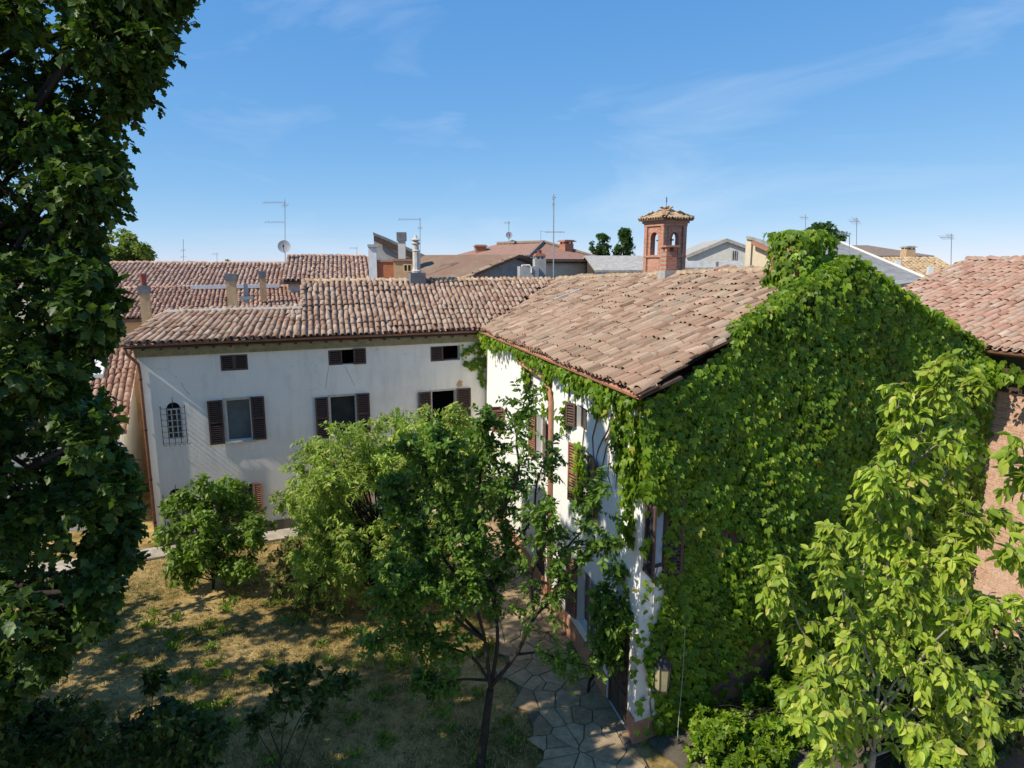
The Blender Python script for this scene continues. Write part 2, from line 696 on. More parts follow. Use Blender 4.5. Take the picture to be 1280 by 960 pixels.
def tile_field(roof, f, us, vs_, accept, mat, rng, n_obj=300, jitter=1., cell=7, scale=1., sag=.03, rest='tile_field', pans=True):
    """rows of cover and pan tiles over the surface f(u, v)"""
    U, Vv = np.meshgrid(us, vs_, indexing='ij')
    U, Vv = U.ravel(), Vv.ravel()
    du = (us[1] - us[0])

    def frames(U, Vv):
        P = f(U, Vv)
        c = f(U, Vv + .05) - P
        c /= np.linalg.norm(c, axis=1)[:, None]
        a = f(U + .05, Vv) - P
        n = np.cross(a, c)
        n /= np.linalg.norm(n, axis=1)[:, None]
        n *= np.sign(n[:, 2])[:, None]
        a = np.cross(c, n)
        return P, a, c, n
    P, a, c, n = frames(U, Vv)
    keep = accept(U, Vv, P)
    P, a, c, n = P[keep], a[keep], c[keep], n[keep]
    if sag:
        P = P + V3(0, 0, 1) * (noise3(P, 3, .8) * sag)[:, None]
    N = len(P)
    if pans:
        Pp = P + a * (du / 2) + n * .0
        R = np.stack([a * (du / .225) * scale, c, n], 2)
        tv, tf = pan_tile()
        v, fc = merged(tv, tf, R, Pp)
        obj('pan_tiles', v, fc, mat, roof, 'stuff')
    # covers: the lower end rides up on the tile below
    rot = rng.normal(0, .045 * jitter, N) + (rng.uniform(0, 1, N) < .03) * rng.normal(0, .16, N)     # a few have slipped
    slip = (rng.uniform(0, 1, N) < .03) * rng.uniform(-.10, .03, N) + .045 * noise3(P, 9, .55) * jitter
    tilt = rng.normal(.050, .012 * jitter, N)
    a2 = a * np.cos(rot)[:, None] + c * np.sin(rot)[:, None]
    c2 = np.cross(n, a2)
    c3 = c2 * np.cos(tilt)[:, None] - n * np.sin(tilt)[:, None]
    n3 = np.cross(a2, c3)
    sc = rng.uniform(.95, 1.07, N)[:, None] * (du / .225) * scale
    R = np.stack([a2 * sc, c3 * rng.uniform(.95, 1.06, N)[:, None], n3 * sc], 2)
    T = P + n * (.035 + rng.normal(.012, .006 * jitter, N))[:, None] + a * rng.normal(0, .009 * jitter, N)[:, None] + c * (slip + rng.normal(0, .022 * jitter, N))[:, None]
    tv, tf = cover_tile()
    scatter('roof_tile', rest, tv, tf, R, T, mat, roof, n_obj, cell, smooth=False)


def ridge_row(parent, p0, p1, mat, r=.12, step=.36, up=V3(0, 0, 1), name='ridge_tile', rng=RNG, lift=.03):
    p0, p1 = np.asarray(p0), np.asarray(p1)
    L = np.linalg.norm(p1 - p0)
    c = (p1 - p0) / L
    a = unit(np.cross(c, up))
    n = np.cross(a, c)
    tv, tf = cover_tile(.45, .115, .095)
    me = np_mesh(name, tv, tf, mat)
    base = wloc(parent)
    for i in range(int(L / step)):
        rot = rng.normal(0, .06)
        a2 = a * math.cos(rot) + c * math.sin(rot)
        c2 = np.cross(n, a2)
        tl = .09 + rng.normal(0, .02)
        c3 = c2 * math.cos(tl) - n * math.sin(tl)
        n3 = np.cross(a2, c3)
        s = r / .115 * rng.uniform(.93, 1.08)
        m = np.eye(4)
        m[:3, :3] = np.stack([a2 * s, c3, n3 * s], 1)
        m[:3, 3] = p0 + c * (i * step + rng.normal(0, .015)) + n * (lift + rng.normal(0, .01)) - base
        o = bpy.data.objects.new(name, me)
        o.parent = parent
        o.matrix_basis = Matrix(m.tolist())
        COL.objects.link(o)


def outline_leaf(pts, fold=.12, droop=.15):
    """a leaf from one half outline (x, y), mirrored, with a folded midrib; y runs from stalk to tip"""
    v = [(0, 0, 0)]
    mid = [(0, .35, 0), (0, .7, 0)]
    n = len(pts)
    vv = []
    ymax = max(p[1] for p in pts)

    def z(x, y):
        return fold * abs(x) - droop * (y / ymax) ** 2
    for x, y in pts:
        vv.append((x, y, z(x, y)))
    f = []
    # fan from the midrib centre
    c = (0, ymax * .42, z(0, ymax * .42))
    verts = [c]
    right = vv
    left = [(-x, y, zz) for (x, y, zz) in vv if x > 1e-6]
    loop = right + left[::-1]
    verts += loop
    m = len(loop)
    for i in range(m):
        f.append((0, 1 + i, 1 + (i + 1) % m))
    return np.array(verts, float), np.array(f)


LOBED = outline_leaf([(0, -.02), (.16, .05), (.42, .06), (.30, .24), (.56, .44), (.30, .46), (.24, .58), (.30, .80), (.12, .78), (0, 1.05)], .18, .22)
CREEPER = outline_leaf([(0, .0), (.26, -.06), (.46, .18), (.52, .55), (.28, .46), (.18, .66), (0, 1.0)], .22, .30)
OAK = outline_leaf([(0, 0), (.15, .16), (.34, .34), (.20, .46), (.36, .66), (.15, .82), (0, 1.0)], .2, .25)
SPRAY = outline_leaf([(0, 0), (.15, .30), (.12, .68), (0, 1.0)], .25, .25)
OVATE = outline_leaf([(0, 0), (.17, .12), (.27, .36), (.22, .64), (.10, .86), (0, 1.0)], .30, .28)
SMALL = outline_leaf([(0, 0), (.24, .30), (.20, .68), (0, 1.0)], .25, .15)
NARROW = outline_leaf([(0, 0), (.085, .35), (.06, .75), (0, 1.0)], .2, .3)


def frames_from(d, n):
    """leaf frames: y along d, z near n"""
    d = d / (np.linalg.norm(d, axis=1)[:, None] + 1e-9)
    x = np.cross(d, n)
    x /= np.linalg.norm(x, axis=1)[:, None] + 1e-9
    z = np.cross(x, d)
    return np.stack([x, d, z], 2)


def twig_leaves(rng, O, D, L, per, size, droop=.25, up=.9, spread=.9, t0=.15, pairs=False, var=.3):
    """leaves along twigs (origin O, direction D, length L); returns R, T and the twigs as segments"""
    n = len(O)
    k = per
    t = t0 + (1 - t0) * (np.arange(k) + rng.uniform(0, 1, (n, k))) / k
    bend = -droop * (t ** 2)[:, :, None] * V3(0, 0, 1) * L[:, None, None]
    T = O[:, None, :] + D[:, None, :] * (t * L[:, None])[:, :, None] + bend
    rd = rng.normal(size=(n, k, 3))
    rd -= D[:, None, :] * (rd * D[:, None, :]).sum(2, keepdims=True)
    rd /= np.linalg.norm(rd, axis=2, keepdims=True) + 1e-9
    d = D[:, None, :] * .55 + rd * spread - V3(0, 0, 1) * droop
    nn = V3(0, 0, 1) * up + rng.normal(0, .45, (n, k, 3))
    s = size * rng.uniform(1 - var, 1 + var, n * k)
    R = frames_from(d.reshape(-1, 3), nn.reshape(-1, 3)) * s[:, None, None]
    return R, T.reshape(-1, 3)


def twig_mesh(rng, O, D, L, droop, r, ends=3):
    """thin three-sided twigs, all in one array mesh"""
    n = len(O)
    ts = np.linspace(0, 1, ends)
    a = np.cross(D, V3(.31, .2, .93))
    a /= np.linalg.norm(a, axis=1)[:, None] + 1e-9
    b = np.cross(D, a)
    V, Fc = [], []
    rings = []
    for t in ts:
        p = O + D * (t * L)[:, None] - V3(0, 0, 1) * (droop * t * t * L)[:, None]
        rr = r * (1 - .75 * t)
        for q in range(3):
            an = 2.094 * q
            rings.append(p + rr * (a * math.cos(an) + b * math.sin(an)))
    V = np.stack(rings, 1).reshape(-1, 3)
    m = 3 * ends
    base = (np.arange(n) * m)[:, None]
    fl = []
    for i in range(ends - 1):
        for q in range(3):
            w = (q + 1) % 3
            fl.append(np.stack([base[:, 0] + i * 3 + q, base[:, 0] + i * 3 + w, base[:, 0] + (i + 1) * 3 + w, base[:, 0] + (i + 1) * 3 + q], 1))
    return V, np.concatenate(fl)


def rand_dirs(rng, n, up=0.):
    d = rng.normal(size=(n, 3))
    d[:, 2] += up
    return d / np.linalg.norm(d, axis=1)[:, None]


def bezier(pts, n=10):
    """smooth polyline through pts (Catmull-Rom)"""
    p = [np.asarray(q, float) for q in pts]
    p = [2 * p[0] - p[1]] + p + [2 * p[-1] - p[-2]]
    out = []
    for i in range(1, len(p) - 2):
        for k in range(n):
            t = k / n
            out.append(.5 * ((2 * p[i]) + (-p[i - 1] + p[i + 1]) * t + (2 * p[i - 1] - 5 * p[i] + 4 * p[i + 1] - p[i + 2]) * t * t + (-p[i - 1] + 3 * p[i] - 3 * p[i + 1] + p[i + 2]) * t ** 3))
    out.append(p[-2])
    return out


def blob_plant(name, label, cat, base, blobs, leafm, tmpl, size, rng, trunk_r=.06, twigs=12, per=7, mat_bark='bark', n_obj=0,
               droop=.25, cell=9, group=None, limbs=True, up=.9, spread=.9, tl=.8, trunk_top=None, twig_r=.006, inner=.35, every=1):
    """a plant from clumps: blobs (centre, radius); limbs run from the trunk to the clumps, twigs fill each clump"""
    t = thing(name, label, cat, base, group)
    cs = np.array([b[0] for b in blobs], float)
    rs = np.array([b[1] for b in blobs], float)
    top = np.asarray(trunk_top if trunk_top is not None else cs.mean(0), float)
    g = G()
    base = np.asarray(base, float)
    tr = bezier([base - V3(0, 0, .2), base * .6 + top * .4 + V3(rng.normal(0, .05), rng.normal(0, .05), 0), top], 6)
    g.tube(tr, list(np.linspace(trunk_r, trunk_r * .35, len(tr))), 7)
    trunk = g.build('trunk', M[mat_bark], t, smooth=True)
    if limbs:
        g = G()
        for c, r in list(zip(cs, rs))[::every]:
            k = rng.uniform(.25, .95)
            p0 = tr[int(k * (len(tr) - 1))]
            mid = p0 * .5 + c * .5 + V3(0, 0, .12 * np.linalg.norm(c - p0)) + rng.normal(0, .06, 3)
            q = bezier([p0, mid, c], 4)
            r0 = trunk_r * .38
            g.tube(q, list(np.linspace(r0, r0 * .25, len(q))), 5, cap=False)
        g.build('limbs', M[mat_bark], t, 'stuff', smooth=True)
    O, D, L = [], [], []
    for c, r in zip(cs, rs):
        n = max(3, int(twigs))
        d = rand_dirs(rng, n, .15)
        o = c + d * (rng.uniform(0, inner, n) * r)[:, None]
        O.append(o)
        D.append(unit_rows(d + rng.normal(0, .35, (n, 3))))
        L.append(rng.uniform(.5, 1., n) * r * tl)
    O, D, L = np.concatenate(O), np.concatenate(D), np.concatenate(L)
    v, f = twig_mesh(rng, O, D, L, droop * .5, twig_r)
    obj('twigs', v, f, M['twig'], t, 'stuff')
    R, T = twig_leaves(rng, O, D, L, per, size, droop, up, spread)
    scatter('leaf', 'crown', tmpl[0], tmpl[1], R, T, M[leafm], t, n_obj, cell)
    return t


def unit_rows(a):
    return a / (np.linalg.norm(a, axis=1)[:, None] + 1e-9)

# ------------------------------------------------------------------ ground
UP = V3(0, 0, 1)
g = G()
g.poly([(-900, -300, -.03), (900, -300, -.03), (900, 1500, -.03), (-900, 1500, -.03)])
o = g.build('ground', M['far_ground'], None, 'structure')

# key points of the two main houses (eaves, ridges)
A = atz(152, 430, 7.5)
B = atz(602, 412, 7.5)
C = atz(800, 490, 7.75)
D = atz(1235, 446, 7.75)
AP = aty(1040, 338, 15.3)


def plane(p, q, r):
    n = unit(np.cross(q - p, r - p))
    return p, n * np.sign(n[2])


PR = plane(B, C, AP)
VV = hit(697, 350, *PR)
PL = plane(A, B, VV)
UU = hit(380, 352, *PL)
LL = hit(207, 392, *PL)
KK = hit(378, 387, *PL)
EK = hit(372, 420.5, *PL)


def flat(v):
    v = np.array(v, float)
    v[2] = 0
    return v


u1 = unit(flat(B - A))
n1 = V3(u1[1], -u1[0], 0)
e2 = unit(flat(B - C))            # along the wing, away from the camera
n2 = V3(-e2[1], e2[0], 0)
n2 = n2 if n2[0] < 0 else -n2     # outward, to the left
gd = unit(flat(D - C))
ng = V3(gd[1], -gd[0], 0)
O1 = flat(A) + u1 * .35 - n1 * .38      # foot of the left corner of the white facade


def line_x(p, d, q, e):
    m = np.array([[d[0], -e[0]], [d[1], -e[1]]])
    t = np.linalg.solve(m, (q - p)[:2])
    return p + d * t[0]


W2 = flat(C) - n2 * .25                 # a point of the wing's left wall
WG = flat(C) - ng * .20                 # a point of its gable wall
CW = line_x(W2, e2, WG, gd)             # foot of the near corner
BW = line_x(O1, u1, W2, e2)             # foot of the inner corner


def in_poly(P, poly):
    x, y = P[:, 0], P[:, 1]
    r = np.zeros(len(P), bool)
    n = len(poly)
    for i in range(n):
        a, b = poly[i], poly[(i + 1) % n]
        c = ((a[1] > y) != (b[1] > y)) & (x < (b[0] - a[0]) * (y - a[1]) / (b[1] - a[1] + 1e-12) + a[0])
        r ^= c
    return r


# lawn: one uneven sheet in front of the houses
xs = np.linspace(-22, 22, 150)
ys = np.linspace(3, 30, 110)
X, Y = np.meshgrid(xs, ys, indexing='ij')
P = np.stack([X.ravel(), Y.ravel(), np.zeros(X.size)], 1)
P[:, 2] = .0 + .02 * noise3(P, 11, .8) + .012 * noise3(P, 12, 3.)
ii = np.arange(X.size).reshape(X.shape)
fq = np.stack([ii[:-1, :-1].ravel(), ii[1:, :-1].ravel(), ii[1:, 1:].ravel(), ii[:-1, 1:].ravel()], 1)
obj('lawn', P, fq, M['ground'], None, 'structure', smooth=True)

# flagstone path along the wing
path = G()
PWID = 1.95
q0, q1 = CW - e2 * 4.0, BW + e2 * .0
path.prism([q0 + UP * .02, q0 + n2 * PWID + UP * .02, q1 + n2 * PWID + UP * .02, q1 + UP * .02], UP * .03)
path_o = path.build('path', M['soil'], None, 'structure')


def clip(poly, p, n):
    out = []
    for i in range(len(poly)):
        a, b = poly[i], poly[(i + 1) % len(poly)]
        da, db = np.dot(a - p, n), np.dot(b - p, n)
        if da <= 0:
            out.append(a)
        if da * db < 0:
            out.append(a + (b - a) * (da / (da - db)))
    return out


rs = np.random.default_rng(21)
LP = np.linalg.norm(q1 - q0)
seeds = []
for i in np.arange(-.3, LP + .6, .50):
    for j in np.arange(-.35, PWID + .5, .46):
        seeds.append((i + rs.uniform(-.34, .34), j + rs.uniform(-.32, .32)))
seeds = np.array(seeds)
for k, s in enumerate(seeds):
    if not (-.05 < s[1] < PWID + .12 and 0 < s[0] < LP):
        continue
    poly = [s + np.array(d) for d in ((-1, -1), (1, -1), (1, 1), (-1, 1))]
    dd = np.linalg.norm(seeds - s, axis=1)
    for j in np.where((dd > 0) & (dd < 1.8))[0]:
        nrm = (seeds[j] - s) / dd[j]
        poly = clip(poly, s + nrm * (dd[j] / 2 - .012), nrm)
        if len(poly) < 3:
            break
    if s[1] < PWID * .5:
        poly = clip(poly, np.array([0, .02]), np.array([0, -1.]))
    if len(poly) < 3:
        continue
    ctr = np.mean(poly, axis=0)
    h = .022 + rs.uniform(0, .022)
    tlt = rs.normal(0, .012, 2)
    lo = [q0 + e2 * p[0] + n2 * p[1] + UP * .045 for p in poly]
    mi = [q0 + e2 * p[0] + n2 * p[1] + UP * (.045 + h * .7) for p in poly]
    hi = [q0 + e2 * p[0] + n2 * p[1] + UP * (.045 + h) for p in [ctr + (p - ctr) * rs.uniform(.95, .985) + rs.normal(0, .006, 2) for p in poly]]
    hi = [q + UP * float(np.dot(p - ctr, tlt)) for q, p in zip(hi, poly)]
    m = len(poly)
    fs = [tuple(range(2 * m, 3 * m))]
    for r_ in range(2):
        for a in range(m):
            b = (a + 1) % m
            fs.append((r_ * m + a, r_ * m + b, (r_ + 1) * m + b, (r_ + 1) * m + a))
    obj('flagstone', lo + mi + hi, fs, M['stone'], path_o)

# planting bed before the gable
bed = G()
bp = [CW + gd * .3 + ng * .06, CW + gd * 13 + ng * .06, CW + gd * 13 + ng * 9, CW + ng * 5.5 + gd * 1.0]
bed.prism([p + UP * .02 for p in bp], UP * .04)
bed.build('planting_bed', M['soil'], None, 'structure')

# pale paving strip at the foot of the white facade
pv = G()
f0, f1 = O1 - u1 * 4 + n1 * .02, BW - u1 * 2.3 + n1 * .02
pv.prism([f0 + UP * .02, f0 + n1 * .95 + UP * .02, f1 + n1 * .95 + UP * .02, f1 + UP * .02], UP * .06)
pv.build('pavement', M['slab'], None, 'structure')

# ------------------------------------------------------------------ walls with real openings
def wall_grid(O, u, n, L, H, openings, th=.34, z0=0.):
    """front and back faces with holes, and the reveals of the holes"""
    us = sorted({0., L, *[o[0] for o in openings], *[o[1] for o in openings]})
    zs = sorted({z0, H, *[o[2] for o in openings], *[o[3] for o in openings]})
    g = G()

    def pt(a, z, d=0.):
        return O + u * a + UP * z + n * d
    for i in range(len(us) - 1):
        for j in range(len(zs) - 1):
            a, b, c, d = us[i], us[i + 1], zs[j], zs[j + 1]
            if any(o[0] <= (a + b) / 2 <= o[1] and o[2] <= (c + d) / 2 <= o[3] for o in openings):
                continue
            g.poly([pt(a, c), pt(b, c), pt(b, d), pt(a, d)])
            g.poly([pt(b, c, -th), pt(a, c, -th), pt(a, d, -th), pt(b, d, -th)])
    for a, b, c, d in openings:
        g.poly([pt(a, c), pt(a, c, -th), pt(b, c, -th), pt(b, c)])
        g.poly([pt(a, d), pt(b, d), pt(b, d, -th), pt(a, d, -th)])
        g.poly([pt(a, c), pt(a, d), pt(a, d, -th), pt(a, c, -th)])
        g.poly([pt(b, c), pt(b, c, -th), pt(b, d, -th), pt(b, d)])
    return g


class Face:
    """a wall face: coordinates u along, z up, d outward"""

    def __init__(s, O, u, n):
        s.O, s.u, s.n = O, u, n

    def px(s, x, y):
        h = hit(x, y, s.O, s.n)
        return float(np.dot(h - s.O, s.u)), float(h[2])

    def pt(s, a, z, d=0.):
        return s.O + s.u * a + UP * z + s.n * d

    def box(s, g, a0, a1, z0, z1, d0, d1):
        return g.obox(s.pt(a0, z0, d0), s.u * (a1 - a0), s.n * (d1 - d0), UP * (z1 - z0))


def shutter(face, parent, a0, a1, z0, z1, d=.02, mat='shutter', turn=0., hinge='l', slats=True):
    """a louvred shutter; turn swings it out from its hinge edge (degrees)"""
    w, h = a1 - a0, z1 - z0
    th = math.radians(turn)
    if hinge == 'l':
        org = face.pt(a0, z0, d)
        x = face.u * math.cos(th) + face.n * math.sin(th)
    else:
        org = face.pt(a1, z0, d)
        x = -face.u * math.cos(th) + face.n * math.sin(th)
    y = np.cross(UP, x)
    if np.dot(y, face.n) < 0 and turn < 60:
        y = -y
    fr = min(.06, w * .2)
    t = .04
    g = G()
    g.obox(org, x * fr, y * t, UP * h)
    g.obox(org + x * (w - fr), x * fr, y * t, UP * h)
    for zz in ((0, h / 2 - fr / 2, h - fr) if h > .9 else (0, h - fr)):
        g.obox(org + x * fr + UP * zz, x * (w - 2 * fr), y * (t - .003), UP * fr)
    s = g.build('shutter', M[mat], parent)
    if slats:
        g = G()
        k = max(3, int((h - fr) / .075))
        for i in range(k):
            z = fr + (h - 2 * fr) * (i + .5) / k
            if h > .9 and abs(z - h / 2) < fr:
                continue
            a = org + x * (fr - .004) + UP * (z - .02) + y * .004
            g.obox(a, x * (w - 2 * fr + .008), y * .026 - UP * .026, UP * .012 + y * .009)
        g.build('louvres', M[mat], s, 'stuff')
        g = G()
        g.obox(org + x * (fr - .004) + UP * fr + y * .001, x * (w - 2 * fr + .008), y * .002, UP * (h - 2 * fr))
        g.build('slat_shade', M['dark'], s)  # added dark sheet, its colour stands for shade between the slats
    return s


def window(face, parent, a0, a1, z0, z1, depth=.14, pane='glass', fr=.05, mull=1, rows=0, mat='frame'):
    g = G()
    face.box(g, a0, a0 + fr, z0, z1, -depth - .05, -depth)
    face.box(g, a1 - fr, a1, z0, z1, -depth - .05, -depth)
    face.box(g, a0 + fr, a1 - fr, z0, z0 + fr, -depth - .05, -depth)
    face.box(g, a0 + fr, a1 - fr, z1 - fr, z1, -depth - .05, -depth)
    for k in range(1, mull + 1):
        c = a0 + (a1 - a0) * k / (mull + 1)
        face.box(g, c - fr * .4, c + fr * .4, z0 + fr, z1 - fr, -depth - .045, -depth - .005)
    for k in range(1, rows + 1):
        c = z0 + (z1 - z0) * k / (rows + 1)
        face.box(g, a0 + fr, a1 - fr, c - fr * .3, c + fr * .3, -depth - .043, -depth - .008)
    w = g.build('window', M[mat], parent)
    g = G()
    face.box(g, a0 + fr * .5, a1 - fr * .5, z0 + fr * .5, z1 - fr * .5, -depth - .032, -depth - .026)
    g.build('pane', M[pane], w)
    return w


# ------------------------------------------------------------------ the white house
wh = thing('white_house', 'long white plastered house with brown shutters, facing the lawn', 'house', O1)
FA = Face(O1, u1, n1)
LW = float(np.dot(BW - O1, u1))
TOPZ = 7.32


def rect(face, x0, y0, x1, y1):
    a0, zt = face.px(x0, y0)
    a1, _ = face.px(x1, y0)
    am, zb = face.px((x0 + x1) / 2, y1)
    _, zt = face.px((x0 + x1) / 2, y0)
    return [a0, a1, zb, zt]


attic = [rect(FA, 275, 443.5, 309, 463), rect(FA, 410, 437, 457, 455.5), rect(FA, 538, 432.5, 575, 451)]
mids = [rect(FA, 281, 499, 313, 551), rect(FA, 412, 495, 445, 544), rect(FA, 540, 488.5, 570, 536)]
arch1 = rect(FA, 206, 503, 226, 549)
arch2 = rect(FA, 209, 611, 231, 655)
low1 = rect(FA, 285, 606, 317, 660)
low2 = rect(FA, 412, 602, 445, 655)
ops = attic + mids + [arch1, arch2, low1, low2]
wall_grid(O1, u1, n1, LW, TOPZ, ops).build('wall', M['plaster'], wh)
# side and rear walls, floors keep the rooms dark
g = G()
FA.box(g, 0, .3, 0, 7.4, -9.2, -.345)
FA.box(g, .302, LW + 3, 0, 7.2, -9.5, -9.2)
FA.box(g, .302, LW - .05, 3.0, 3.2, -9.19, -.345)
FA.box(g, .302, LW - .05, 5.85, 6.0, -9.19, -.345)
g.build('wall', M['plaster'], wh)
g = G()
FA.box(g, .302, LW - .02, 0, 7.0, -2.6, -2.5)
g.build('room_shade', M['dark'], wh)  # sheet painted near-black so the rooms behind the windows look unlit
g = G()
FA.box(g, -.02, LW - .02, 0, .45, .002, .045)
g.build('plinth', M['soil'], wh)
# cornice, soffit, gutter
g = G()
FA.box(g, -.04, LW - .02, 6.98, 7.10, .002, .07)
FA.box(g, -.06, LW - .02, 7.10, 7.24, .002, .16)
FA.box(g, -.10, LW - .02, 7.24, 7.30, .002, .24)
g.build('cornice', M['cornice'], wh)
g = G()
FA.box(g, -.32, LW + .1, 7.302, 7.36, -.3, .36)
for k in np.arange(.2, LW, .55):
    FA.box(g, k, k + .09, 7.235, 7.30, .2415, .35)
g.build('soffit', M['wood_dark'], wh)


def gutter(p0, p1, r, out, mat, parent):
    """an open half-round gutter"""
    p0, p1 = np.asarray(p0), np.asarray(p1)
    g = G()
    k = 7
    for rr, flip in ((r, False), (r * .88, True)):
        ra = [p0 + out * (rr * math.cos(a)) + UP * (rr * math.sin(a)) for a in np.linspace(math.pi, 2 * math.pi, k)]
        rb = [q + (p1 - p0) for q in ra]
        for i in range(k - 1):
            q = [ra[i], ra[i + 1], rb[i + 1], rb[i]]
            g.poly(q[::-1] if flip else q)
    for s_ in (1, -1):
        a, b = p0 + out * (s_ * r), p0 + out * (s_ * r * .88)
        g.poly([a + UP * .006, b + UP * .006, b + (p1 - p0) + UP * .006, a + (p1 - p0) + UP * .006])
    return g.build('gutter', M[mat], parent, smooth=True)


gutter(A - u1 * .05 + UP * -.03, B + UP * -.03 - u1 * .05, .085, n1, 'copper', wh)
# downpipe at the left corner
g = G()
dp = [FA.pt(-.28, 7.36, .36), FA.pt(-.24, 7.15, .30), FA.pt(.04, 6.75, .08), FA.pt(.06, 6.4, .08), FA.pt(.06, .3, .08)]
g.tube(dp, .055, 8)
dpo = g.build('downpipe', M['copper'], wh, smooth=True)
for z in (6.2, 4.4, 2.6, 1.0):
    g = G()
    g.tube([FA.pt(.06, z, .08), FA.pt(.06, z + .05, .08)], .066, 8)
    g.build('pipe_bracket', M['iron'], dpo)


def sub(r, a, b):
    return r[0] + (r[1] - r[0]) * a, r[0] + (r[1] - r[0]) * b


# attic windows
r = attic[0]
shutter(FA, wh, *sub(r, 0, .5), r[2], r[3], -.03)
shutter(FA, wh, *sub(r, .5, 1), r[2], r[3], -.03)
r = attic[1]
shutter(FA, wh, *sub(r, 0, .36), r[2], r[3], -.03)
shutter(FA, wh, *sub(r, .66, 1), r[2] - .01, r[3] + .03, .02)
r = attic[2]
shutter(FA, wh, *sub(r, 0, .42), r[2], r[3], -.03)
# upper floor windows: open shutters against the wall
sh = [((260, 279.5), (314, 331.5)), ((394.5, 411), (446, 462.5)), ((523.5, 539), (571, 588))]
for k, (r, (l_, r_)) in enumerate(zip(mids, sh)):
    a0, a1 = FA.px(l_[0], 520)[0], FA.px(l_[1], 520)[0]
    b0, b1 = FA.px(r_[0], 520)[0], FA.px(r_[1], 520)[0]
    shutter(FA, wh, a0, a1 - .01, r[2] - .05, r[3] + .02, .025, turn=3, hinge='r')
    shutter(FA, wh, b0 + .01, b1, r[2] - .02, r[3] + .06, .025, turn=4, hinge='l')
    g = G()     # painted surround
    FA.box(g, r[0] - .07, r[0], r[2], r[3], .001, .015)
    FA.box(g, r[1], r[1] + .07, r[2], r[3], .001, .015)
    FA.box(g, r[0] - .07, r[1] + .07, r[3], r[3] + .07, .001, .015)
    FA.box(g, r[0] - .10, r[1] + .10, r[2] - .07, r[2], .001, .07)
    g.build('window_surround', M['stone_w'], wh)
    if k == 0:
        window(FA, wh, r[0], r[1], r[2], r[3], .10, 'glass_blue', .045, 0)
    elif k == 1:
        window(FA, wh, r[0], r[1], r[2], r[3], .12, 'glass', .04, 0)


# a patch of bare render and two cracks in the plaster
g = G()
g.prism([FA.pt(*FA.px(x, y), .001) for x, y in ((570, 481), (574, 474.5), (579, 477.5), (577, 479), (578.5, 482), (573, 484))][::-1], n1 * .004)
g.build('bare_patch', M['ochre'], wh)
for ln_ in ([(431, 457), (435, 466), (438, 471), (443, 482)], [(411, 458), (409, 470), (407, 486)], [(226, 478), (232, 488), (238, 494)]):
    g = G()
    g.tube([FA.pt(*FA.px(x, y), .0) for x, y in ln_], .006, 4)
    g.build('crack', M['concrete_dark'], wh)


# arched windows with iron cages
def arched(r, lu):
    a0, a1, z0, z1 = r
    w = (a1 - a0)
    zc = z1 - w * .42
    c = (a0 + a1) / 2
    g = G()                                                   # spandrels that make the opening round-headed
    for s_ in (-1, 1):
        pts = [(c + s_ * w / 2, z1)]
        for t in np.linspace(0, 1, 7):
            an = t * math.pi / 2
            pts.append((c + s_ * w * .43 * math.cos(an), zc + w * .42 * math.sin(an)))
        pts.insert(1, (c + s_ * w / 2, zc))
        pl = [FA.pt(p[0], p[1], .001) for p in pts]
        g.prism(pl, -n1 * .1)
    g.build('arch', M['plaster'], wh)
    window(FA, wh, a0, a1, z0, zc - .02, .05, 'glass', .05, 2, 4)
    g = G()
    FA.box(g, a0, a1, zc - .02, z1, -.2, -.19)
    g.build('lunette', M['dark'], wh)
    g = G()                                                   # cage
    x0, x1, d = a0 - .14, a1 + .12, .26
    zt, zb = zc + .08, z0 - .12
    for x in np.linspace(x0, x1, 5):
        g.tube([FA.pt(x, zb, d), FA.pt(x, zt, d)], .012, 5)
    for z in np.linspace(zb + .04, zt - .03, 7):
        g.tube([FA.pt(x0, z, 0), FA.pt(x0, z, d), FA.pt(x1, z, d), FA.pt(x1, z, 0)], .009, 4)
    for x in (x0, x1):
        g.lathe(FA.pt(x, zt, d), [(.01, 0), (.03, .03), (.01, .06)], 6)
    for x in np.linspace(x0, x1, 6):
        g.tube([FA.pt(x, zb, d), FA.pt(x + .05, zb - .06, d), FA.pt(x + .1, zb, d)], .011, 4)
    g.tube([FA.pt(c, zt, d), FA.pt(c, zt + .35, d * .6)], .012, 4)
    g.build('window_cage', M['iron'], wh)


arched(arch1, 0)
arched(arch2, 1)
for k, r in enumerate((low1, low2)):
    window(FA, wh, r[0], r[1], r[2], r[3], .12, 'glass', .05, 1)
    a0, a1 = FA.px(317.5 if k == 0 else 446, 630)[0], FA.px(329 if k == 0 else 462, 630)[0]
    shutter(FA, wh, a0 + .02, a1, r[2], r[3] + .02, .025, 'shutter_red', turn=10, hinge='l')
    w_ = r[1] - r[0]
    shutter(FA, wh, r[0] - .55 * w_, r[0] - .02, r[2], r[3] + .02, .025, 'shutter', turn=5, hinge='r')

# roof of the white house
roof = obj('roof', [p - PL[1] * .07 for p in (A, EK, KK, LL)] + [p - PL[1] * .07 for p in (EK, B, VV, UU, KK)],
           [(0, 1, 2, 3), (4, 5, 6, 7, 8)], M['deck'], wh)
cdir = unit(V3(-.28, .96, 0))
cz = -(PL[1][0] * cdir[0] + PL[1][1] * cdir[1]) / PL[1][2]
cL = unit(cdir + UP * cz)
spn = .228


def fmain(u, v):
    return EK + np.outer(u, u1) + np.outer(v, cL)


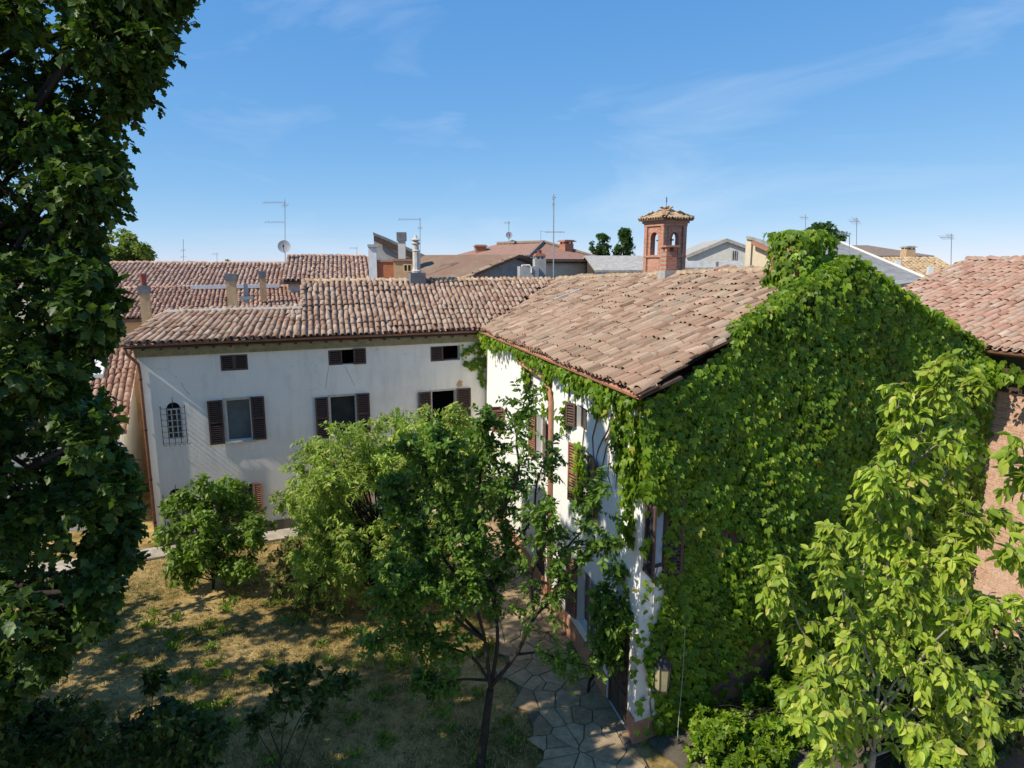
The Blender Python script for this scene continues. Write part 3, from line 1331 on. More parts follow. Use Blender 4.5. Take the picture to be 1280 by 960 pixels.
polym = [EK[:2] - cL[:2] * .05 - u1[:2] * .05, B[:2] - cL[:2] * .1 + u1[:2] * .06, VV[:2], UU[:2] - u1[:2] * .1, KK[:2] - u1[:2] * .15]
rt = np.random.default_rng(5)
tile_field(roof, fmain, np.arange(-5, 14, spn), np.arange(-.02, 7, .355), lambda U, Vv_, P: in_poly(P, polym), M['tile_old'], rt, 210, 1.15, 6, 1., .05)
lenA = np.linalg.norm(EK - A)


def ffan(u, v):
    s = (u / lenA)[:, None]
    t = (v / 2.55)[:, None]
    return (1 - t) * (A * (1 - s) + EK * s) + t * (LL * (1 - s) + KK * s)


tile_field(roof, ffan, np.arange(.08, lenA, .238), np.arange(-.05, 2.4, .345), lambda U, Vv_, P: np.ones(len(U), bool), M['tile_old'], rt, 90, 1.2, 6, 1.05, .03)
bk = -n1
# mortared low ridge, the step of the verge and the rear slopes
g = G()
g.tube([LL + UP * .05, (LL + KK) / 2 + UP * .06, KK + UP * .05], .10, 6)
g.build('mortar_ridge', M['stone_w'], roof)
ridge_row(roof, A + UP * .03, LL + UP * .06, M['tile_old'], .115, .34, name='hip_tile', rng=rt)
ridge_row(roof, KK + UP * .02, UU + UP * .03, M['tile_old'], .11, .33, name='verge_tile', rng=rt, lift=.06)
ridge_row(roof, UU + UP * .02, VV + UP * .02, M['tile_ridge'], .125, .37, rng=rt, lift=.01)
g = G()
for (p, q, drop, run) in ((LL, KK, 1.5, 2.2), (UU, VV, 1.6, 4.2)):
    b0, b1 = p + bk * run - UP * drop, q + bk * run - UP * drop
    g.prism([p - UP * .05, q - UP * .05, b1, b0], -UP * .1)
g.poly([KK - UP * .03, UU - UP * .03, UU - UP * 2, KK - UP * 1.6])
g.build('rear_slope', M['deck'], roof)
# chimney with a stone urn, on its grey block
cb = hit(521, 353, *PL)
g = G()
g.box(cb - UP * .3, .68, .55, .72, 22)
ch = g.build('chimney', M['concrete_dark'], wh)
g = G()
g.lathe(cb + UP * .42, [(.20, 0), (.22, .08), (.17, .14), (.15, .9), (.18, .95), (.13, 1.0), (.13, 1.2), (.2, 1.26), (.1, 1.36), (.24, 1.42), (.08, 1.5), (.04, 1.62)], 10)
g.build('chimney_pot', M['stone_w'], ch, smooth=False)

# ------------------------------------------------------------------ the ivy-covered wing
iv = thing('ivy_house', 'white walled house wing with rose tile roof and creeper covered gable end', 'house', CW)
FB = Face(CW, e2, n2)                # u runs away from the camera
FG = Face(CW, gd, ng)                # gable: u runs right and away
LB = float(np.dot(BW - CW, e2))
GW = float(np.dot(D - CW, gd)) - .2
zt_up = FB.px(718, 552)[1]
um = FB.px(733, 590)[0]
ua = FB.px(728, 490)[0]
ub = FB.px(676, 590)[0]
uc = FB.px(629, 523)[0]
zc_ = FB.px(629, 523)[1]
ud = .35
opB = [[um - .45, um + .45, zt_up - 1.55, zt_up], [ua - .35, ua + .35, 6.05, 6.65], [ub - .45, ub + .45, zt_up - 1.5, zt_up],
       [uc - .3, uc + .3, zc_ - .4, zc_ + .4], [um - .45, um + .45, .9, 2.5], [ud, ud + 1.15, .05, 2.35], [ub - .5, ub + .5, .05, 2.3]]
zr = [float(C[2]) - .35, float(B[2]) - .18]
wall_grid(CW, e2, n2, LB + .3, 7.25, opB).build('wall', M['plaster_wing'], iv)
g = G()     # near-black sheet that stands for the dark rooms
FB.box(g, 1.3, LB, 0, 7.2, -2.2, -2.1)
g.build('room_shade', M['dark'], iv)
M['brick_gable'] = brick('gable_brick', gd, (.27, .115, .085), (.36, .17, .12), (.30, .24, .20), wear=.35)
g = G()
apu = float(np.dot(AP - CW, gd))
g.prism([FG.pt(.04, 0, -.001), FG.pt(GW, 0, -.001), FG.pt(GW, 7.55, -.001), FG.pt(apu, 9.72, -.001), FG.pt(.04, 7.4, -.001)], e2 * .33)
g.build('gable_wall', M['brick_gable'], iv)
g = G()
FG.box(g, GW - .34, GW - .002, 0, 7.5, -14, -.34)
g.build('wall', M['brick_gable'], iv)
g = G()     # plaster coat that returns round the near corner
FG.box(g, .0, .95, .35, 6.6, .001, .03)
g.build('plaster_return', M['plaster_wing'], iv)
g = G()
FB.box(g, ud + 1.2, LB - .05, .03, .62, .002, .04)
FB.box(g, -.02, ud - .06, .03, .62, .002, .04)
FG.box(g, -.04, 3.0, .03, .55, .002, .045)
g.build('plinth', M['terra'], iv)
# windows and shutters of the long wall
r = opB[0]
window(FB, iv, *r, .16, 'glass', .05, 1)
shutter(FB, iv, r[1] + .02, r[1] + .5, r[2], r[3], .03, 'shutter_red', turn=12, hinge='l')
shutter(FB, iv, r[0] - .5, r[0] - .02, r[2], r[3], .03, 'shutter_red', turn=14, hinge='r')
r = opB[1]
window(FB, iv, *r, .1, 'glass', .04, 1, mat='shutter')
shutter(FB, iv, r[1] + .01, r[1] + .35, r[2], r[3], .03, 'shutter', turn=25, hinge='l')
r = opB[2]
window(FB, iv, *r, .16, 'glass', .05, 1)
shutter(FB, iv, r[1] + .02, r[1] + .5, r[2], r[3], .03, 'shutter_red', turn=10, hinge='l')
shutter(FB, iv, r[0] - .5, r[0] - .02, r[2], r[3], .03, 'shutter_red', turn=16, hinge='r')
r = opB[3]
window(FB, iv, *r, .1, 'glass', .04, 0)
shutter(FB, iv, r[1] + .0, r[1] + .52, r[2], r[3], .02, 'shutter', turn=88, hinge='l')
shutter(FB, iv, r[0] - .5, r[0] - .0, r[2], r[3], .02, 'shutter_red', turn=80, hinge='r')
r = opB[4]
window(FB, iv, *r, .16, 'glass', .05, 1)
shutter(FB, iv, r[1] + .02, r[1] + .5, r[2], r[3], .03, 'shutter_red', turn=14, hinge='l')
shutter(FB, iv, r[0] - .5, r[0] - .02, r[2], r[3], .03, 'shutter_red', turn=20, hinge='r')
# doors
for r in (opB[5], opB[6]):
    g = G()
    FB.box(g, r[0] + .01, r[0] + .09, r[2], r[3], -.10, -.02)
    FB.box(g, r[1] - .09, r[1] - .01, r[2], r[3], -.10, -.02)
    FB.box(g, r[0] + .09, r[1] - .09, r[3] - .09, r[3] - .01, -.10, -.02)
    FB.box(g, r[0] + .09, r[1] - .09, r[2], r[3] - .09, -.09, -.05)
    dr = g.build('door', M['wood_dark'], iv)
    for k in range(3):
        z0 = r[2] + .12 + k * .72
        g = G()
        FB.box(g, r[0] + .18, (r[0] + r[1]) / 2 - .03, z0, z0 + .6, -.05, -.03)
        FB.box(g, (r[0] + r[1]) / 2 + .03, r[1] - .18, z0, z0 + .6, -.05, -.03)
        g.build('door_panel', M['wood_dark'], dr)
    g = G()
    g.tube([FB.pt(r[0] + .2, 1.05, -.05), FB.pt(r[0] + .2, 1.05, .02), FB.pt(r[0] + .3, 1.05, .02)], .014, 5)
    g.build('handle', M['iron'], dr)
# window at the near end of the gable
wz1 = FG.px(822, 628)[1]
wz0 = FG.px(822, 703)[1]
wa0, wa1 = .12, .52
g = G()
for (a, b, c, d) in ((wa0 - .06, wa0, wz0, wz1), (wa1, wa1 + .06, wz0, wz1), (wa0 - .06, wa1 + .06, wz1, wz1 + .06), (wa0 - .08, wa1 + .08, wz0 - .07, wz0)):
    FG.box(g, a, b, c, d, .031, .07)
w = g.build('window', M['wood_dark'], iv)
g = G()
FG.box(g, wa0, wa1, wz0, wz1, .031, .045)
g.build('pane', M['glass_pale'], w)
shutter(FG, iv, wa1 + .05, wa1 + .45, wz0 - .25, wz1 + .05, .04, 'shutter', turn=22, hinge='l')
shutter(FG, iv, wa0 - .46, wa0 - .06, wz0 - .1, wz1 + .1, .04, 'shutter', turn=80, hinge='r')

roof2 = obj('roof', [p - PR[1] * .08 for p in (C, B, VV, AP)], [(0, 3, 2, 1)], M['deck'], iv)
cR = unit(np.cross(PR[1], unit(B - C)))
cR = cR if cR[2] > 0 else -cR
eR = unit(B - C)


def fR(u, v):
    return C + np.outer(u, eR) + np.outer(v, cR)


polyR = [C[:2] - cR[:2] * .1 - eR[:2] * .05, B[:2] - cR[:2] * .1, VV[:2], AP[:2] - eR[:2] * .05]
rt = np.random.default_rng(6)
tile_field(roof2, fR, np.arange(-6, 26, .232), np.arange(-.06, 9, .37), lambda U, Vv_, P: in_poly(P, polyR), M['tile_rose'], rt, 300, 1.35, 11, 1.0, .07)
ridge_row(roof2, VV + UP * .04, AP + UP * .04, M['tile_ridge'], .14, .37, rng=rt)
ridge_row(roof2, C + UP * .02 - cR * .05, AP + UP * .05, M['tile_rose'], .12, .38, name='verge_tile', rng=rt)
D2 = D + (B - C) * 1.35
g = G()
g.prism([AP, D, D2, VV], -UP * .12)
g.build('rear_slope', M['deck'], roof2)
g = G()
g.prism([C - PR[1] * .09, B - PR[1] * .09, B - PR[1] * .09 + cR * .9, C - PR[1] * .09 + cR * .9], -PR[1] * .05)
for k in np.arange(.3, np.linalg.norm(B - C), .6):
    g.obox(C + eR * k - PR[1] * .14 + cR * .02, eR * .09, cR * .6, -PR[1] * .1)
g.build('soffit', M['wood_dark'], iv)
gutter(C + n2 * .04 - UP * .06 - eR * .05, B + n2 * .04 - UP * .06, .085, n2, 'terra', iv)
# gutter swan neck and downpipe of the long wall
ud_ = FB.px(692, 500)[0]
g = G()
zg = 7.45
sw = FB.px(658, 440)[0]
g.tube([FB.pt(sw, 7.42, .30), FB.pt(sw, 7.15, .30), FB.pt(sw - .15, 7.02, .26), FB.pt(ud_ + .5, 6.9, .14), FB.pt(ud_ + .1, 6.6, .10), FB.pt(ud_, 6.35, .09), FB.pt(ud_, .4, .09)], .06, 8)
g.build('downpipe', M['terra'], iv, smooth=True)
# brick chimney on the ridge
cb = hit(835, 349, *PR)
g = G()
g.box(cb - UP * .35, .52, .48, .62, 17)
ch = g.build('chimney', M['concrete'], iv)
M['brick_ch'] = brick('chimney_brick', (.95, .3, 0), (.38, .13, .075), (.47, .19, .11), (.36, .27, .22), wear=.25)
g = G()
g.box(cb + UP * .27, .38, .34, .62, 17)
s1 = g.build('shaft', M['brick_ch'], ch)
g = G()
for a in (-.13, .13):
    for b in (-.11, .11):
        uu_, nn_ = yawv(17)
        g.box(cb + UP * .885 + uu_ * a + nn_ * b, .12, .12, .13, 17)
g.build('flue_post', M['brick_ch'], ch, 'stuff')
g = G()
g.box(cb + UP * 1.016, .50, .46, .06, 17)
g.build('cap', M['terra'], ch)
# skylight batten lying on the tiles
sb = hit(695, 380, *PR) + PR[1] * .12
se = hit(727, 368, *PR) + PR[1] * .12
sv = unit(se - sb)
g = G()
g.obox(sb, se - sb, np.cross(PR[1], sv) * .16, PR[1] * .09)
g.build('roof_vent', M['concrete'], roof2)
# ivy-smothered chimney at the gable
cb2 = AP + (LL * 0) - gd * .55 - ng * .5
g = G()
g.box(flat(cb2) + UP * 9.0, .8, .8, 1.55, 29)
g.build('chimney', M['brick_ch'], iv)

# ------------------------------------------------------------------ brick building on the right
P0 = atz(1215, 433, 8.0)
eb = unit(V3(.40, -.92, 0))           # along its eave, towards the camera
cbd = unit(V3(.92, .40, 0))
nb = -cbd
bh_ = thing('brick_house', 'old brick building with reddish tile roof at the right edge', 'house', flat(P0))
M['brick_r'] = brick('pale_old_brick', eb, (.44, .225, .14), (.57, .345, .235), (.60, .46, .34), wear=.55, wear_col=(.62, .46, .335))
slope = math.radians(17.6)
cB = cbd * math.cos(slope) + UP * math.sin(slope)
nB = -cbd * math.sin(slope) + UP * math.cos(slope)
FAR, NEAR, RUN = 4.9, 8.0, 7.4
ewall = P0 + cbd * .55
FW = Face(flat(ewall) - eb * FAR, eb, nb)
g = G()
FW.box(g, 0, FAR + NEAR, 0, 6.85, -.4, 0)
g.build('wall', M['brick_r'], bh_)
g = G()
FW.box(g, .0, FAR + NEAR, 6.86, 7.25, -.4, .06)
FW.box(g, .0, FAR + NEAR, 7.26, 7.95, -.4, .30)
g.build('eave_beam', M['wood_dark'], bh_)
far0 = P0 - eb * FAR
near0 = P0 + eb * NEAR
ridf, ridn = far0 + cB * RUN, near0 + cB * RUN
g = G()
g.prism([far0 - nB * .07, near0 - nB * .07, ridn - nB * .07, ridf - nB * .07], -nB * .1)
roof3 = g.build('roof', M['deck'], bh_)
rt = np.random.default_rng(8)


def fB(u, v):
    return far0 + np.outer(u, eb) + np.outer(v, cB)


tile_field(roof3, fB, np.arange(.05, FAR + NEAR, .232), np.arange(-.04, RUN, .37), lambda U, Vv_, P: np.ones(len(U), bool), M['tile_red'], rt, 300, 1.2, 10, 1., .05)
ridge_row(roof3, ridf + UP * .03, ridn + UP * .03, M['tile_red'], .14, .38, rng=rt)
ridge_row(roof3, far0 + UP * .03, ridf + UP * .03, M['tile_ridge'], .11, .38, name='verge_tile', rng=rt)
gutter(far0 + nb * .06 - UP * .05, near0 + nb * .06 - UP * .05, .08, nb, 'copper', bh_)
g = G()
g.prism([ridf, ridn, ridn + cbd * 7 - UP * 2.7, ridf + cbd * 7 - UP * 2.7], -UP * .1)
g.build('rear_slope', M['deck'], roof3)
g = G()
fw = flat(ewall) - eb * FAR
g.prism([fw, fw + UP * 7.65, flat(ridf) + UP * (ridf[2] - .25), fw + cbd * 14 + UP * 7.65, fw + cbd * 14], eb * .3)
g.build('gable_wall', M['brick_r'], bh_)

# ------------------------------------------------------------------ neighbouring houses
def on_line(P, d, x):
    """the point of the level line P + t d that stands at picture column x"""
    lo, hi = -200., 200.
    t = 0.
    for _ in range(40):
        X0, _y, _z = proj(P + d * t)
        X1, _y, _z = proj(P + d * (t + .01))
        dx = (X1[0] - X0[0]) / .01
        t += float(np.clip((x - X0[0]) / dx, -8, 8))
    return P + d * t


def tiled_house(name, label, cat, xl, yl, xr, Y, yaw, run, yr, wallm, roofm, tiles=False, hip=(0, 0), over=.3, back=True, objs=0, group=None, th=.14, tile_w=.232, beam=None):
    """ridge parallel to the front eave; eave from column xl to xr, front slope up to row yr"""
    u, n = yawv(yaw)
    w = -n
    p0 = aty(xl, yl, Y)
    p1 = on_line(p0, u, xr)
    t = thing(name, label, cat, flat(p0 + w * over), group)
    mid = (p0 + p1) / 2 + w * run
    mx_ = proj(mid)[0][0]
    zr_ = aty(mx_, yr, mid[1])[2]
    r0 = p0 + w * run + u * hip[0]
    r1 = p1 + w * run - u * hip[1]
    r0[2] = r1[2] = zr_
    L = np.linalg.norm(p1 - p0)
    q0, q1 = p0 + 2 * w * run, p1 + 2 * w * run
    g = G()
    zt = p0[2] - .1
    g.prism([flat(p0 + w * over + u * over), flat(p1 + w * over - u * over), flat(q1 - w * over - u * over), flat(q0 - w * over + u * over)], UP * zt)
    if hip[0] == 0:
        g.prism([p0 + w * over + u * over - UP * .12, q0 - w * over + u * over - UP * .12, r0 + u * over - UP * .2], u * .25)
    if hip[1] == 0:
        g.prism([p1 + w * over - u * over - UP * .12, q1 - w * over - u * over - UP * .12, r1 - u * over - UP * .2], -u * .25)
    g.build('wall', M[wallm], t)
    dn = -UP * th
    g = G()
    g.prism([p0, p1, r1, r0], dn)
    g.prism([q1, q0, r0, r1], dn)
    if hip[0]:
        g.prism([q0, p0, r0], dn)
    if hip[1]:
        g.prism([p1, q1, r1], dn)
    rf = g.build('roof', M['deck'] if tiles else M[roofm], t)
    c = unit(p0 * 0 + (w * run + UP * (zr_ - p0[2])))
    if tiles:
        sl = math.hypot(run, zr_ - p0[2])
        tile_field(rf, lambda U, Vv_: p0 + UP * .05 + np.outer(U, u) + np.outer(Vv_, c), np.arange(.1, L, tile_w), np.arange(-.04, sl - .1, .37),
                   lambda U, Vv_, P: np.ones(len(U), bool), M[roofm], np.random.default_rng(abs(int(xl))), objs, 1., 6, 1.0, .03)
        ridge_row(rf, r0 + UP * .06, r1 + UP * .06, M[roofm], .13, .40)
    if beam:
        g = G()
        g.obox(p0 - UP * (th + .12) + u * .02 + w * .02, u * (L - .04), w * .12, UP * .115)
        g.build('gutter', M[beam], rf)
    return dict(t=t, roof=rf, p0=p0, p1=p1, r0=r0, r1=r1, u=u, n=n, w=w, c=c)


def chimney(parent, x, y0, y1, Y, w, mat, yaw=20, cap='concrete', capw=1.25, pot=None, posts=False, d=None, cap_h=.16, name='chimney', cap_dark=False):
    """shaft from row y0 (foot) to row y1 (top of the cap) at picture column x"""
    p = aty(x, y0, Y)
    q = aty(x, y1, Y)
    h = q[2] - p[2]
    d = d or w
    g = G()
    hs = h - cap_h - (.14 if posts else 0)
    g.box(p - UP * .6, w, d, hs + .6, yaw)
    s = g.build(name, M[mat], parent)
    if posts:
        g = G()
        u_, n_ = yawv(yaw)
        for a in (-.36, 0, .36):
            for b in (-.36, .36):
                g.box(p + UP * hs + u_ * a * w + n_ * b * d, w * .18, d * .18, .142, yaw)
        g.build('flue_post', M[mat], s, 'stuff')
    g = G()
    g.box(p + UP * (h - cap_h + .002), w * capw, d * capw, cap_h * (.5 if not cap_dark else 1), yaw)
    if not cap_dark:
        g.box(p + UP * (h - cap_h * .5 + .002), w * capw * .8, d * capw * .8, cap_h * .5, yaw)
    g.build('cap', M[cap], s)
    if pot:
        g = G()
        g.lathe(p + UP * h, [(.12, 0), (.12, pot * .8), (.15, pot * .85), (.15, pot)], 8)
        g.build('chimney_pot', M['red_pot'], s)
    return s


def profile_house(name, label, cat, top, Y, yaw, L, wallm, roofm, th=.16, over=.25, base=None):
    """front wall with the outline top [(x, y), ...] from left to right, run back by L under roof slabs"""
    u, n = yawv(yaw)
    w = -n
    p = [aty(top[0][0], top[0][1], Y)]
    for x, y in top[1:]:
        q = on_line(p[0], u, x)
        q = aty(x, y, q[1])
        p.append(q)
    t = thing(name, label, cat, flat(p[0]))
    g = G()
    g.prism([flat(p[0])] + p + [flat(p[-1])][:1], w * L)
    g.build('wall', M[wallm], t)
    g = G()
    for a, b in zip(p[:-1], p[1:]):
        g.prism([a + n * over + UP * .01, b + n * over + UP * .01, b + w * (L + over) + UP * .01, a + w * (L + over) + UP * .01], UP * th)
    rf = g.build('roof', M[roofm], t)
    return dict(t=t, roof=rf, p=p, u=u, n=n, w=w)


def wall_window(h, x0, y0, x1, y1, Y, n, u, parent, pane='glass', fr='frame', pw=.06):
    p = aty(x0, y1, Y)
    q = aty(x1, y0, Y)
    W = abs(np.dot(q - p, u))
    H_ = q[2] - p[2]
    g = G()
    for (a, b, c, d) in ((0, pw, 0, H_), (W - pw, W, 0, H_), (pw, W - pw, 0, pw), (pw, W - pw, H_ - pw, H_), (W / 2 - pw / 2, W / 2 + pw / 2, pw, H_ - pw)):
        g.obox(p + u * a + UP * c + n * .02, u * (b - a), n * .06, UP * (d - c))
    w_ = g.build('window', M[fr], parent)
    g = G()
    g.obox(p + n * .03, u * W, n * .02, UP * H_)
    g.build('pane', M[pane], w_)


# low house beside the left corner, behind the big tree
lw = tiled_house('low_house', 'low house with orange tiles against the left end of white house', 'house', -60, 556, 158, 22.6, 22.7, 8.4, 404, 'plaster', 'tile_pink', True, objs=60)
g = G()
pp = hit(112, 478, lw['p0'], np.cross(lw['u'], lw['c']))
g.obox(pp + UP * .1, lw['u'] * .5, lw['c'] * 1.3, UP * .22)
g.build('skylight', M['white_metal'], lw['roof'])
# pink roof with the ochre chimneys, beyond the low ridge
pk = tiled_house('pink_roof_house', 'low house with pink tile roof and two ochre chimneys behind the white house', 'house', 130, 400, 392, 29.2, 20, 5.2, 361, 'ochre', 'tile_pink', True, tile_w=.205)
chimney(pk['t'], 183, 391, 357, 28.6, .36, 'ochre', 20, 'concrete_dark', 1.25, pot=.5, cap_dark=True, cap_h=.34)
chimney(pk['t'], 290.5, 373, 342, 31.2, .42, 'ochre', 20, 'concrete_dark', 1.2, cap_dark=True, cap_h=.32)
chimney(pk['t'], 329, 361, 339, 33.2, .30, 'ochre', 20, 'concrete_dark', 1.2, cap_dark=True, cap_h=.30)
g = G()
vp = aty(308, 371, 31.4)
g.tube([vp - UP * .3, vp + UP * .62], .09, 8)
g.box(vp - UP * .12, .6, .4, .14, 20)
g.build('vent_pipe', M['steel'], pk['t'])
# back roof
br = tiled_house('long_roof_house', 'long tiled house in the rear with a white gutter, leftmost ridge', 'house', 96, 368, 352, 35.0, 14, 5.0, 330, 'pale', 'tile_back', True, tile_w=.24)
g = G()
ga, gb = aty(238, 361.5, 34.6), aty(349, 359.5, 36.0)
g.obox(ga, gb - ga, V3(0, .2, 0), UP * .2)
g.build('gutter', M['white_metal'], br['t'])
br2 = tiled_house('higher_roof_house', 'tiled house in the rear with a dish antenna at its ridge corner', 'house', 352, 352, 468, 35.2, 14, 4.6, 321.5, 'pale', 'tile_back', True, tile_w=.24)

# stepped grey house with the sloping dark verge
gh = profile_house('grey_gable_house', 'grey rendered house with a dark verge sloping down to the right', 'house', [(467, 294), (560, 336)], 42, 5, 8, 'concrete', 'concrete_dark')
g = G()
a_, b_ = aty(467, 294, 41.7), aty(560, 336, 41.9)
g.build  # verge board below
g.obox(a_ - UP * .34, b_ - a_, V3(0, .1, 0), UP * .30)
g.build('verge_board', M['wood_dark'], gh['roof'])
chimney(gh['t'], 503, 331, 290.5, 40, .42, 'pale', 5, 'concrete_dark', 1.3, cap_dark=True, cap_h=.5)
tk = thing('brick_lean_to', 'small orange brick lean-to with a pale post beside the white house ridge', 'outbuilding', flat(aty(470, 350, 37)))
g = G()
c0 = aty(473, 352, 37)
g.box(flat(aty(483.5, 352, 37)), 1.0, 1.6, aty(483, 327.5, 37)[2], 8)
g.build('wall', M['orange'], tk)
g = G()
g.box(aty(483.5, 327.5, 37) + UP * .005, 1.1, 1.7, .1, 8)
g.build('coping', M['tile_back'], tk)
g = G()
g.box(flat(aty(507, 352, 36.6)), 1.2, 1.4, aty(507, 326.5, 36.6)[2], 8)
pc = g.build('pier', M['ochre'], tk)
g = G()
g.box(aty(507, 326.5, 36.6) + UP * .004, 1.35, 1.55, .12, 8)
g.build('coping', M['brick_ch'], pc)
wall_window(None, 504.5, 330, 515, 340, 35.82, V3(0, -1, 0), V3(1, 0, 0), pc, 'dark', 'ochre')
g = G()
g.box(flat(aty(467, 352, 36.2)), .42, .42, aty(467, 309, 36.2)[2], 8)
g.build('post', M['white_metal'], tk)
g = G()
g.box(aty(467, 309, 36.2) + UP * .004, .6, .6, .14, 8)
g.build('post_cap', M['concrete'], tk)

# small gabled house with the pink roof, just behind the ridge
sg = thing('small_gabled_house', 'small grey-walled house with rose tiles just behind the white house ridge', 'house', flat(aty(600, 350, 40)))
a_, ap_, b_ = aty(566, 354, 38), aty(640, 322, 40), aty(672, 335, 41)
uu_ = unit(flat(b_ - a_))
bk_ = V3(-uu_[1], uu_[0], 0)
bk_ = unit(bk_ + uu_ * -.75)
g = G()
g.prism([flat(a_), a_, ap_, b_, flat(b_)], bk_ * 7)
g.build('wall', M['concrete'], sg)
g = G()
off = -bk_ * .5
for p, q in ((a_, ap_), (ap_, b_)):
    g.prism([p + off + UP * .02, q + off + UP * .02, q + bk_ * 7.3 + UP * .02, p + bk_ * 7.3 + UP * .02], UP * .16)
rf = g.build('roof', M['tile_rose'], sg)
ridge_row(rf, a_ + off + UP * .2, ap_ + off + UP * .2, M['tile_rose'], .14, .42, name='verge_tile')
ridge_row(rf, b_ + off + UP * .2, ap_ + off + UP * .2, M['tile_rose'], .14, .42, name='verge_tile')
chimney(sg['t'] if isinstance(sg, dict) else sg, 674, 348, 317, 37.5, .62, 'concrete', 10, 'brick_ch', 1.0, posts=True, pot=.18)
g = G()
sq = aty(660, 346, 37.2)
g.box(flat(sq), 1.05, .8, aty(660, 333, 37.2)[2], 10)
g.build('parapet', M['concrete'], sg)
g = G()
g.tube([aty(652.5, 350, 36.8), aty(652.5, 331.5, 36.8), aty(662, 331.5, 36.8), aty(664.5, 335, 36.8), aty(664.5, 341, 36.8)], .05, 6)
g.build('pipe', M['white_metal'], sg)

# hip roofed house
hp = thing('hip_roof_house', 'cream house with a broad brown hip roof', 'house', flat(aty(700, 345, 58)))
pts = dict(l=aty(548, 334, 60), f=aty(659, 323.5, 52), r=aty(751, 323, 56), ra=aty(622, 304.5, 62), rb=aty(679, 303.5, 58))
pts['r'][2] = pts['l'][2] = pts['f'][2]
pts['ra'][2] = pts['rb'][2]
back_ = pts['l'] + (pts['r'] - pts['f'])
g = G()
g.prism([flat(q) for q in (pts['l'] * .985 + pts['r'] * .015, pts['f'] * .97 + back_ * .03, pts['r'] * .985 + pts['l'] * .015, back_)], UP * (pts['f'][2] - .1))
g.build('wall', M['cream'], hp)
g = G()
for q in ((pts['l'], pts['f'], pts['rb'], pts['ra']), (pts['f'], pts['r'], pts['rb']), (pts['r'], back_, pts['ra'], pts['rb']), (back_, pts['l'], pts['ra'])):
    g.prism(list(q), -UP * .18)
rf = g.build('roof', M['brown_roof'], hp)
g = G()
g.tube([pts['f'] + UP * .05, pts['rb'] + UP * .08], .16, 5)
g.tube([pts['rb'] + UP * .08, pts['ra'] + UP * .08], .16, 5)
g.tube([pts['rb'] + UP * .08, pts['r'] + UP * .05], .16, 5)
g.build('hip_cap', M['far_brown'], rf)
g = G()
g.tube([pts['f'] - UP * .2, pts['r'] - UP * .2], .13, 6)
g.build('gutter', M['wood_dark'], hp)
un_ = unit(flat(pts['r'] - pts['f']))
nn_ = V3(un_[1], -un_[0], 0)
wall_window(None, 708.5, 333, 716.5, 342, float(on_line(pts['f'], un_, 712)[1]) + .35, nn_, un_, hp, 'dark', 'concrete', .05)
chimney(hp, 600.5, 318, 306, 60, .95, 'brick_ch', 10, 'terra', 1.25)
chimney(hp, 588.5, 327, 319.5, 57, 1.0, 'concrete_dark', 10, 'concrete_dark', 1.1)
chimney(hp, 708, 312, 300, 57, .85, 'brick_ch', 30, 'terra', 1.4, posts=True)
g = G()
dm = aty(640, 306, 61)
g.prism([dm - V3(1.6, 0, .5), dm + V3(0, 0, .45), dm + V3(2.1, 0, -.2)], V3(0, 3, 0))
g.build('dormer', M['far_brown'], rf)

# grey tiled barn between hip house and bell tower
bn = tiled_house('grey_roof_barn', 'barn with a mottled grey roof left of the bell tower', 'barn', 744, 337.5, 822, 50, 4, 4.6, 319.5, 'wood_dark', 'greytile', beam='steel')
for k, x in enumerate((757, 778, 800)):
    g = G()
    pq = aty(x, 345, 50.2)
    g.box(flat(pq), .2, .2, bn['p0'][2] - .2, 4)
    g.build('post', M['ochre'], bn['t'])

# bell tower
BTY = 37.0
ctr = aty(829.5, 345, BTY)
tyaw = -62.0
M['brick_t1'] = brick('tower_brick', yawv(tyaw)[0] + yawv(tyaw)[1] * .99, (.40, .155, .095), (.54, .26, .17), (.52, .38, .29), bw=.22, bh=.07, wear=.42, wear_col=(.58, .36, .26))
bt = thing('bell_tower', 'small brick bell tower with arched openings and tiled cap', 'bell tower', flat(ctr))
SW = 1.52
zb_, zt_ = 0., aty(829, 275, BTY)[2]
z_open0, z_open1 = aty(829, 319, BTY)[2], aty(829, 290.5, BTY)[2]
tu, tn = yawv(tyaw)
g = G()
hw = SW / 2
cc = flat(ctr)
ow = .30                      # half width of the openings
faces4 = [(tu, tn), (tn, -tu), (-tu, -tn), (-tn, tu)]
th_ = .3
for (a, b) in faces4:         # a along, b outward
    o_ = cc + b * hw

    def p2(s, z, d=0.):
        return o_ + a * s + UP * z + b * d
    arch_pts = [(ow * math.cos(t), z_open1 - ow + ow * math.sin(t)) for t in np.linspace(0, math.pi, 9)]
    # lower block, piers, arch head (front ring extruded inward)
    g.prism([p2(-hw, 0), p2(hw, 0), p2(hw, z_open0), p2(-hw, z_open0)], -b * th_)
    g.prism([p2(-hw, z_open0), p2(-ow, z_open0), p2(-ow, z_open1 - ow), p2(-hw, z_open1 - ow)], -b * th_)
    g.prism([p2(ow, z_open0), p2(hw, z_open0), p2(hw, z_open1 - ow), p2(ow, z_open1 - ow)], -b * th_)
    g.prism([p2(-hw, z_open1 - ow), *[p2(x, z) for x, z in arch_pts[::-1]], p2(hw, z_open1 - ow), p2(hw, zt_), p2(-hw, zt_)], -b * th_)
g.build('wall', M['brick_t1'], bt)
g = G()
